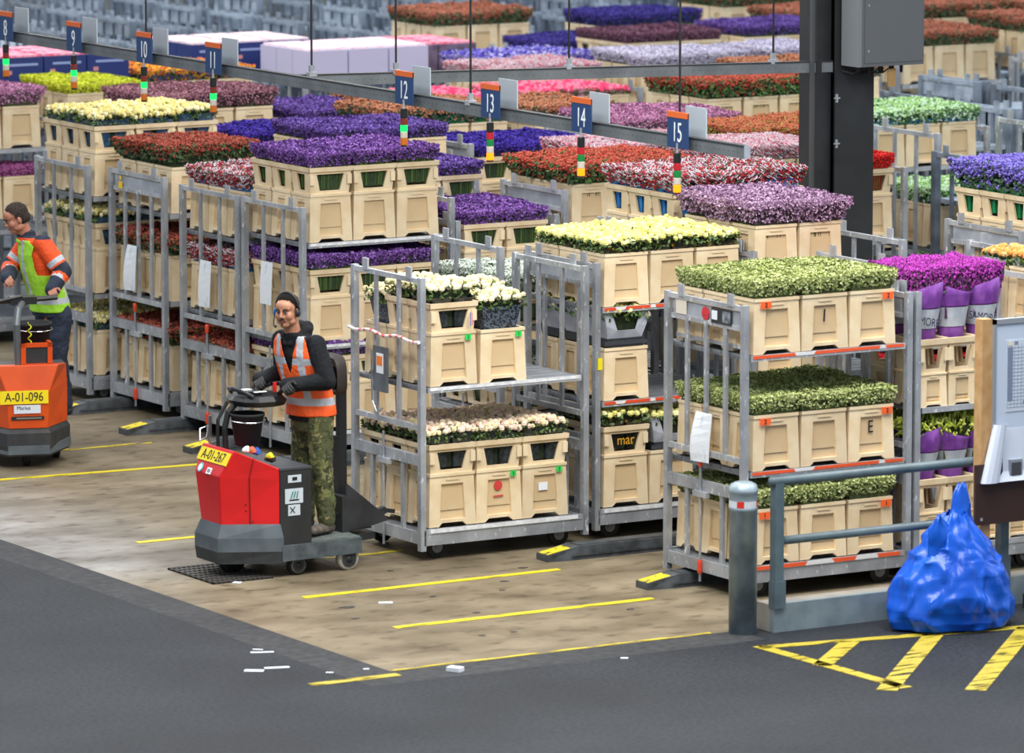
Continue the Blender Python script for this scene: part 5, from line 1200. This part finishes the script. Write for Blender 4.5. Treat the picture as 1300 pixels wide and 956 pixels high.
def hand(mb, wr, dr, pn, side, curl, s=1.0, g=0.0):
    """wr wrist, dr pointing direction, pn palm normal, side +1/-1 thumb side = side * (dr x pn)"""
    dr = Vector(dr).normalized(); pn = Vector(pn); pn = (pn - dr*pn.dot(dr)).normalized(); la = dr.cross(pn)*side
    wr = Vector(wr); pc = wr + dr*.045*s
    for k in (-1, -.33, .33, 1): cap(mb, wr + la*k*.018*s + dr*.005, .017*s+g, wr + la*k*.028*s + dr*.085*s, .0125*s+g, 8)
    for i, (k, L) in enumerate(((1,.072),(.33,.080),(-.33,.075),(-1,.060))):
        b = wr + la*k*.029*s + dr*.088*s; d = dr.copy(); seg = [.45, .32, .26]; p = b
        for j, f in enumerate(seg):
            a = curl*(j+.7); dd = (dr*math.cos(a) + pn*math.sin(a)).normalized(); q = p + dd*L*s*f
            cap(mb, p, (.0098-.001*j)*s+g, q, (.0088-.001*j)*s+g, 8); p = q
    b = wr + la*.030*s + dr*.028*s; q = b + (la*.75+dr*.7+pn*.35).normalized()*.038*s; t = q + (la*.1+dr*.75+pn*.75).normalized()*.032*s
    cap(mb, b, .014*s+g, q, .011*s+g, 8); cap(mb, q, .0105*s+g, t, .0085*s+g, 8)
def head_parts(mb, hc, M, s=1.0):
    def P(x, y, z): return Vector(hc) + M @ Vector((x*s, y*s, z*s))
    def E(x, y, z, a, b, c): ell(mb, P(x,y,z), (a*s,b*s,c*s), M)
    E(0,-.012,.035,.080,.096,.092); E(0,.020,-.03,.070,.072,.084); E(0,.046,-.082,.042,.040,.038); E(0,.048,.045,.066,.048,.05); E(0,.0,-.055,.066,.060,.045)
    for q in (-1, 1):
        E(q*.040,.056,-.024,.028,.031,.034); E(q*.050,.01,-.068,.022,.048,.030); E(q*.083,-.005,-.008,.010,.019,.031)
        cap(mb, P(q*.012,.089,.028), .009*s, P(q*.046,.075,.030), .008*s, 8)
    cap(mb, P(0,.088,.022), .009*s, P(0,.108,-.022), .0125*s, 8); E(-.012,.094,-.028,.010,.011,.008); E(.012,.094,-.028,.010,.011,.008)
    cap(mb, P(-.017,.083,-.060), .0075*s, P(.017,.083,-.060), .0075*s, 8); cap(mb, P(-.014,.082,-.051), .006*s, P(.014,.082,-.051), .006*s, 8)
    E(0,.074,-.088,.020,.020,.018)
    return P
def person(pos, label, J, F, hd, skin, hairc, spec):
    root_ = root('person', pos, label, 'person'); pos = Vector(pos)
    F = Vector(F).normalized(); Lf = Vector((0,0,1)).cross(F).normalized()
    J = {k: Vector(v) - pos for k, v in J.items()}
    hdv = Vector(hd).normalized(); hx = hdv.cross(Vector((0,0,1))).normalized(); hz = hx.cross(hdv)
    M = Matrix((hx, hdv, hz)).transposed()      # columns x right, y forward, z up
    pel, chest, nb, hc = J['pelvis'], J['chest'], J['neck'], J['head']
    def torso(mb, g, lo=-.10, hi=0.0):
        sh = (J['shL'] + J['shR'])/2
        rings = [(pel+Vector((0,0,lo)), .165+g, .115+g), (pel+Vector((0,0,.04)), .160+g, .112+g), (pel.lerp(chest,.5), .152+g, .108+g), (chest, .172+g, .118+g), (chest.lerp(sh,.6), .185+g, .112+g), (sh+Vector((0,0,.005)), .170+g, .088+g), (sh.lerp(nb,.6)+Vector((0,0,.022)), .095+g, .068+g), (nb+Vector((0,0,hi)), .058+g*.8, .056+g*.8)]
        loft(mb, rings, F, Lf)
    def arms(mb, g, r=(.050,.038,.027)):
        for q in 'LR':
            cap(mb, J['sh'+q], r[0]+g, J['el'+q], r[1]+g*.9); cap(mb, J['el'+q], r[1]+g*.9, J['wr'+q], r[2]+g*.7)
    def legs(mb, g, r=(.088,.060,.040)):
        for q in 'LR':
            cap(mb, J['hip'+q], r[0]+g, J['kn'+q], r[1]+g); cap(mb, J['kn'+q], r[1]+g, J['an'+q], r[2]+g)
    mb = MB(); torso(mb, 0); arms(mb, 0); legs(mb, 0); cap(mb, nb-Vector((0,0,.03)), .062, hc - hdv*.02 - hz*.03, .060)
    P = head_parts(mb, hc, M)
    for q in 'LR':
        hand(mb, J['wr'+q], J['hd'+q], J['pn'+q], 1 if q == 'L' else -1, spec.get('curl'+q, .9))
        cap(mb, J['an'+q], .042, J['an'+q]+Vector((0,0,-.05))-F*.01, .040); cap(mb, J['an'+q]+Vector((0,0,-.06)), .038, J['an'+q]+Vector((0,0,-.075))+F*.13, .028)
    ob('body', remesh(mb, .0052, mat(spec['n']+'_skin', skin, .5, hex2=hexmix(skin, '#7a4a3a', .18), vscale=14), smooth=3), root_)
    # face
    for q in (-1, 1):
        mb = MB(); ell(mb, P(q*.031,.0845,.006), (.0135,.0085,.0058), M, 12, 8); ob('eye', mb.mesh('eye', mat('eye_white', '#b8aaa0', .4), True), root_)
        mb = MB(); ell(mb, P(q*.031-.001,.0905,.006), (.0062,.0045,.0058), M, 12, 6); ob('iris', mb.mesh('iris', mat('iris_dark', '#1c120e', .2), True), root_)
        mb = MB(); mb.tube([P(q*.014,.1005,.028), P(q*.030,.0965,.035), P(q*.050,.080,.028)], [.004,.0045,.002], 6); ob('eyebrow', mb.mesh('brow', mat(spec['n']+'_hair', hairc, .7), True), root_)
        mb = MB(); mb.tube([P(q*.015,.0925,.011), P(q*.030,.0955,.0165), P(q*.045,.083,.010)], .0022, 6); ob('eyelid', mb.mesh('lid', mat('lash_dark', '#3a241c', .6), True), root_)
    mb = MB(); mb.tube([P(-.019,.0925,-.0575), P(0,.0965,-.0565), P(.019,.0925,-.0575)], [.002,.0055,.002], 8); mb.tube([P(-.015,.0905,-.064), P(0,.0935,-.0655), P(.015,.0905,-.064)], [.002,.0055,.002], 8)
    ob('lips', mb.mesh('lips', mat('lips', '#8e4c42', .5), True), root_)
    if spec.get('beard'):
        mb = MB(); mb.tube([P(-.026,.086,-.058), P(-.015,.0955,-.047), P(0,.099,-.045), P(.015,.0955,-.047), P(.026,.086,-.058)], [.0022,.0035,.003,.0035,.0022], 6); mb.tube([P(-.010,.089,-.080), P(0,.0955,-.084), P(.010,.089,-.080)], [.003,.006,.003], 6)
        ob('moustache', mb.mesh('mo', mat(spec['n']+'_hair', hairc, .7), True), root_)
    # hair shell
    mb = MB(); 
    def E(x, y, z, a, b, c): ell(mb, P(x,y,z), (a,b,c), M, 20, 14)
    E(0,-.016,.042,.086,.100,.091); E(0,-.045,-.005,.079,.070,.075)
    def keep(c):
        v = M.transposed() @ (c - hc)
        if v.z < -.055 + max(0, v.y)*.2: return False
        if v.y > .045 and v.z < .094: return False
        if v.y > .005 and v.z < .012: return False
        return v.y < .02 or v.z > .055 + (v.y-.02)*1.1
    hm = remesh(mb, .006, mat(spec['n']+'_hair_shell', hairc, .8, var=.3, vscale=60, spec=.15), smooth=1, keep=keep, disp=lambda c: spec.get('hairv', .001)*(.6+noise.noise(c*70)))
    ho = ob('hair', hm, root_)
    # clothes
    fold = lambda c: .0055*noise.noise(Vector((c.x*16, c.y*16, c.z*11))) + .0025*noise.noise(c*42)
    mb = MB(); legs(mb, spec.get('leg', .018), (.090,.066,.050)); loft(mb, [(pel+Vector((0,0,-.14)), .150, .120), (pel, .178, .130), (pel+Vector((0,0,.09)), .172, .124)], F, Lf)
    for q in 'LR': cap(mb, J['an'+q]+Vector((0,0,.14)), .070, J['an'+q]+Vector((0,0,.08)), .066)
    ob('trousers', remesh(mb, .0075, spec['trouser'], disp=lambda c: fold(c)*1.6, smooth=3), root_)
    mb = MB(); bk = spec.get('bulk', .012); torso(mb, bk, -.06, .01); arms(mb, bk+.003, (.047,.045,.036))
    if spec.get('hood'):
        
        for q in (-1, 1):
            cap(mb, nb-F*.05+Lf*.085*q+Vector((0,0,.0)), .040, nb-F*.11+Lf*.03*q+Vector((0,0,.03)), .052); cap(mb, nb+F*.02+Lf*.075*q+Vector((0,0,-.02)), .026, nb-F*.05+Lf*.085*q+Vector((0,0,.02)), .038)
            cap(mb, nb+F*.075+Lf*.025*q+Vector((0,0,-.075)), .018, nb+F*.02+Lf*.072*q+Vector((0,0,-.01)), .026)
    else: loft(mb, [(nb-Vector((0,0,.03)), .088, .088), (nb+Vector((0,0,.055))+F*.015, .074, .076)], F, Lf)
    ob('jacket' if not spec.get('hood') else 'hoodie', remesh(mb, .0065, spec['jacket'], fn=spec.get('jfn') and (lambda c: spec['jfn'](c, J, F, Lf)), disp=fold, smooth=3), root_)
    mb = MB(); torso(mb, bk + .022, spec.get('hem', -.02), -.04)
    def vloc(c):
        t = (c.z - pel.z)/(chest.z - pel.z); ax = pel.lerp(chest, t); d = c - Vector((ax.x, ax.y, c.z)); return d.dot(Lf), d.dot(F), c.z + pos.z
    def vfn(c):
        la, de, z = vloc(c); zz = z - (pel.z + pos.z)
        for (a, b) in spec['bands']:
            if a < zz < b: return 1
        if spec['straps'][0] < abs(la) < spec['straps'][1] and zz > spec['bands'][0][1]: return 1
        return 0
    def vkeep(c):
        la, de, z = vloc(c); zz = z - (pel.z + pos.z); topz = (nb.z - pel.z)
        if spec.get('vneck') and de > 0 and abs(la) < .085*max(0, (zz-.30)/(topz-.30))**.8 + (0.0 if zz > .30 else -1): return False
        r_ = math.hypot(la, de); 
        if zz > topz - .012 or (r_ < .082 and zz > topz - .07): return False
        for q in 'LR':
            a, b = J['sh'+q], J['sh'+q].lerp(J['el'+q], .42); t = max(-.4, min(1, (c-a).dot(b-a)/(b-a).length_squared)); sd_ = 1 if q == 'L' else -1
            if (c - a.lerp(b, t)).length < spec.get('armhole', .078) and la*sd_ > .11: return False
        if abs(la) > .20 and zz > .30: return False
        return True
    vm = remesh(mb, .0062, spec['vest'], fn=vfn, keep=vkeep, disp=lambda c: fold(c)*.9, smooth=3)
    vo = ob('safety_vest', vm, root_); vo.modifiers.new('s', 'SOLIDIFY').thickness = .004
    if spec.get('glove'):
        for q in 'LR':
            mb = MB(); hand(mb, J['wr'+q], J['hd'+q], J['pn'+q], 1 if q == 'L' else -1, spec.get('curl'+q, .9), 1.06, .0015); cap(mb, J['wr'+q] - Vector(J['hd'+q]).normalized()*.03, .034, J['wr'+q]+Vector(J['hd'+q]).normalized()*.02, .030)
            ob('glove', remesh(mb, .0045, mat('glove_black', '#1b1c1e', .6), smooth=1), root_)
    for q in 'LR':
        a = J['an'+q]; tz = a.z - spec['ankh']; mb = MB()
        fo = Vector((a.x, a.y, tz)); cap(mb, a+Vector((0,0,.075)), .058, fo+Vector((0,0,.07)), .054); cap(mb, fo+Vector((0,0,.048))-F*.03, .045, fo+Vector((0,0,.042))+F*.14, .040); ell(mb, fo+Vector((0,0,.045))+F*.165, (.050,.050,.038))
        fz = fo.z + .016
        me = remesh(mb, .006, [spec['boot'], M_ink], smooth=2, disp=lambda c: .003*noise.noise(c*40), fn=lambda c: 1 if c.z < fz + .012 else 0)
        cs = [v.co.copy() for v in me.vertices]; flat = []
        for c in cs: flat.extend((c.x, c.y, max(c.z, fo.z + .001)))
        me.vertices.foreach_set('co', flat); me.update()
        ob('boot', me, root_)
    return root_, P, M, hc, hx, hdv, hz
def camo():
    m = bpy.data.materials.new('camouflage'); m.use_nodes = True; nt = m.node_tree; b = nt.nodes['Principled BSDF']; tc = nt.nodes.new('ShaderNodeTexCoord')
    last = None
    for sc, th, c in ((9, .5, '#4e5432'), (13, .55, '#6f7144'), (17, .60, '#2c3422'), (26, .64, '#8a8256')):
        n = nt.nodes.new('ShaderNodeTexNoise'); n.inputs['Scale'].default_value = sc; n.inputs['Detail'].default_value = 2; mp = nt.nodes.new('ShaderNodeMapping'); mp.inputs['Location'].default_value = (sc, sc*2, 0)
        nt.links.new(tc.outputs['Object'], mp.inputs[0]); nt.links.new(mp.outputs[0], n.inputs['Vector'])
        r = nt.nodes.new('ShaderNodeValToRGB'); r.color_ramp.interpolation = 'CONSTANT'; r.color_ramp.elements[0].color = (0,0,0,1); r.color_ramp.elements[1].position = th; r.color_ramp.elements[1].color = (1,1,1,1)
        nt.links.new(n.outputs['Fac'], r.inputs[0]); x = nt.nodes.new('ShaderNodeMix'); x.data_type = 'RGBA'
        if last is None: x.inputs[6].default_value = lin('#4a4e30')
        else: nt.links.new(last, x.inputs[6])
        x.inputs[7].default_value = lin(c); nt.links.new(r.outputs[0], x.inputs['Factor']); last = x.outputs[2]
    nt.links.new(last, b.inputs['Base Color']); b.inputs['Roughness'].default_value = .85; return m
J1 = dict(pelvis=(19.22,34.60,1.16), chest=(19.155,34.59,1.48), neck=(19.07,34.585,1.755), head=(18.995,34.555,1.925),
 shL=(19.155,34.405,1.685), shR=(19.06,34.765,1.685), elL=(19.19,34.30,1.42), elR=(19.12,34.85,1.43), wrL=(18.925,34.44,1.395), wrR=(18.87,34.76,1.40),
 hdL=(-.9,.35,.0), hdR=(-.93,-.3,.0), pnL=(0,0,-1), pnR=(0,0,-1),
 hipL=(19.235,34.505,1.12), hipR=(19.225,34.70,1.12), knL=(19.245,34.49,.74), knR=(19.215,34.73,.74), anL=(19.275,34.475,.36), anR=(19.255,34.75,.36))
ves = mat('vest_orange', '#f4551c', .6, hex2='#ff6a2a', vscale=5); ref = mat('reflective_silver', '#a9b0b8', .4, hex2='#c4cad2', vscale=6)
hood = mat('hoodie_charcoal', '#17191c', .85, hex2='#24272b', vscale=7, spec=.2)
boot = mat('boot_grey_brown', '#453e38', .7, hex2='#6a6058', vscale=22)
pr, P, M, hc, hx, hdv, hz = person((19.22,34.60,.25), 'man in orange safety vest, headset and camouflage trousers riding the red tow tractor', J1, (-.93,-.36,0), (-.80,-.58,-.10), '#c08a6e', '#120e0c',
 dict(n='driver', trouser=camo(), jacket=hood, hood=True, vest=[ves, ref], bands=((.06,.115),(.37,.42)), straps=(.075,.125), vneck=True, glove=True, boot=boot, ankh=.11, beard=True, bulk=.022, leg=.016, curlL=.75, curlR=.8))
# headset: band over the head, blue ear pad, microphone
hs = MB(); R2 = pr.location
hs.tube([P(.090*math.cos(a), -.012, .01+.128*math.sin(a)) for a in [PI*q/14 for q in range(15)]], .011, 8)
ob('headset_band', hs.mesh('hb', mat('headset_black', '#24272b', .5), True), pr)
hs = MB(); ell(hs, P(.088, .0, -.012), (.020,.030,.034), M); ob('ear_pad', hs.mesh('ep', mat('headset_blue', '#1f5fa8', .5), True), pr)
hs = MB(); ell(hs, P(-.088, .0, -.012), (.018,.026,.030), M); ob('ear_pad', hs.mesh('ep', MATS['headset_black'], True), pr)
hs = MB(); hs.tube([P(.095,.01,-.03), P(.098,.03,-.07), P(.080,.07,-.10), P(.055,.095,-.098)], .005, 6); ell(hs, P(.052,.098,-.096), (.011,.011,.011), M); ob('microphone', hs.mesh('mic', MATS['headset_black'], True), pr)
# man 2, seen from behind-left
navy = mat('navy_cloth', '#1c2434', .85, hex2='#2a3448', vscale=8); orj = mat('jacket_orange', '#f0561a', .7, hex2='#e04a12', vscale=6); grn = mat('vest_green', '#8fd028', .6, hex2='#a8e040', vscale=5)
J2 = dict(pelvis=(20.14,40.79,1.17), chest=(20.06,40.79,1.50), neck=(19.95,40.81,1.775), head=(19.85,40.82,1.94),
 shL=(19.99,40.61,1.735), shR=(20.05,40.98,1.72), elL=(20.11,40.48,1.51), elR=(19.90,41.05,1.50), wrL=(19.98,40.42,1.37), wrR=(19.76,40.80,1.44),
 hdL=(-.85,-.25,-.35), hdR=(-.8,-.3,-.45), pnL=(-.3,0,-1), pnR=(0,0,-1),
 hipL=(20.17,40.68,1.12), hipR=(20.18,40.88,1.12), knL=(20.15,40.68,.74), knR=(20.16,40.90,.74), anL=(20.22,40.70,.36), anR=(20.24,40.92,.36))
def jf(c, J, F, Lf):
    # orange upper sleeve and shoulder, reflective rings, navy below
    for q in 'LR':
        a, b = J['sh'+q], J['el'+q]; t = (c-a).dot(b-a)/(b-a).length_squared; d = (c - a.lerp(b, max(0, min(1, t)))).length
        if d < .085 and t > .15:
            if .58 < t < .74: return 2
            if t >= .80: 
                w = J['wr'+q]; t2 = (c-b).dot(w-b)/(w-b).length_squared
                return 2 if .28 < t2 < .48 else 1
            return 0
    w = J['wrL']; 
    for q in 'LR':
        b, w = J['el'+q], J['wr'+q]; t2 = (c-b).dot(w-b)/(w-b).length_squared; d = (c - b.lerp(w, max(0, min(1, t2)))).length
        if d < .07: return 2 if .28 < t2 < .48 else 1
    return 1 if c.z > J['neck'].z + .005 else (0 if c.z > J['chest'].z-.1 else 1)
person((20.18,40.80,.25), 'person in green safety vest over orange and navy jacket riding the orange tow tractor', J2, (-.95,.30,0), (-.90,.20,-.38), '#b57a62', '#38302c',
 dict(n='worker', trouser=navy, jacket=[orj, navy, ref], jfn=jf, vest=[grn, ref], bands=((.05,.10),(.50,.505)), straps=(.07,.115), vneck=False, glove=False, boot=M_dark, ankh=.11, leg=.022, curlL=1.0, curlR=.7, hairv=.006, bulk=.034, armhole=.084))

bpy.data.scenes.remove(TMP)
# ------------------------------------------------------------------ light
w = bpy.data.worlds.new('hall'); SC.world = w; w.use_nodes = True
bg_ = w.node_tree.nodes['Background']; bg_.inputs['Color'].default_value = (.78, .88, 1.0, 1); bg_.inputs['Strength'].default_value = .62
def lamp(x, y, e, sx=1.6, sy=6.0, z=9.0, c=(1, .97, .92)):
    l = bpy.data.lights.new('hall_lamp', 'AREA'); l.shape = 'RECTANGLE'; l.size = sx; l.size_y = sy; l.energy = e; l.color = c
    o = bpy.data.objects.new('hall_lamp', l); COL.objects.link(o); o.location = (x, y, z)
for x in (15, 22, 29, 38, 48):
    for y in (28, 38, 49, 60):
        lamp(x, y, 620 if (x < 26 and y < 36) else 380, c=(1,.97,.92) if x < 30 else (.82,.92,1))
lamp(19, 29.5, 620, 2, 5, 8.5)
# ------------------------------------------------------------------ camera
cd = bpy.data.cameras.new('camera'); cam = bpy.data.objects.new('camera', cd); COL.objects.link(cam); SC.camera = cam
cd.sensor_width = 36; cd.sensor_fit = 'HORIZONTAL'; cd.lens = F_/1300*36; cd.shift_y = (433-478)/1300.0
cd.clip_end = 400; cd.clip_start = .5
cam.matrix_world = Matrix.Translation((0,0,H_)) @ Matrix((RT, UPV, -FW)).transposed().to_4x4()
cd.dof.use_dof = True; cd.dof.focus_distance = 42.3; cd.dof.aperture_fstop = 2.6
vs_ = SC.view_settings; vs_.view_transform = 'Standard'; vs_.look = 'None'; vs_.gamma = 1; vs_.use_curve_mapping = False; vs_.exposure = 0.0
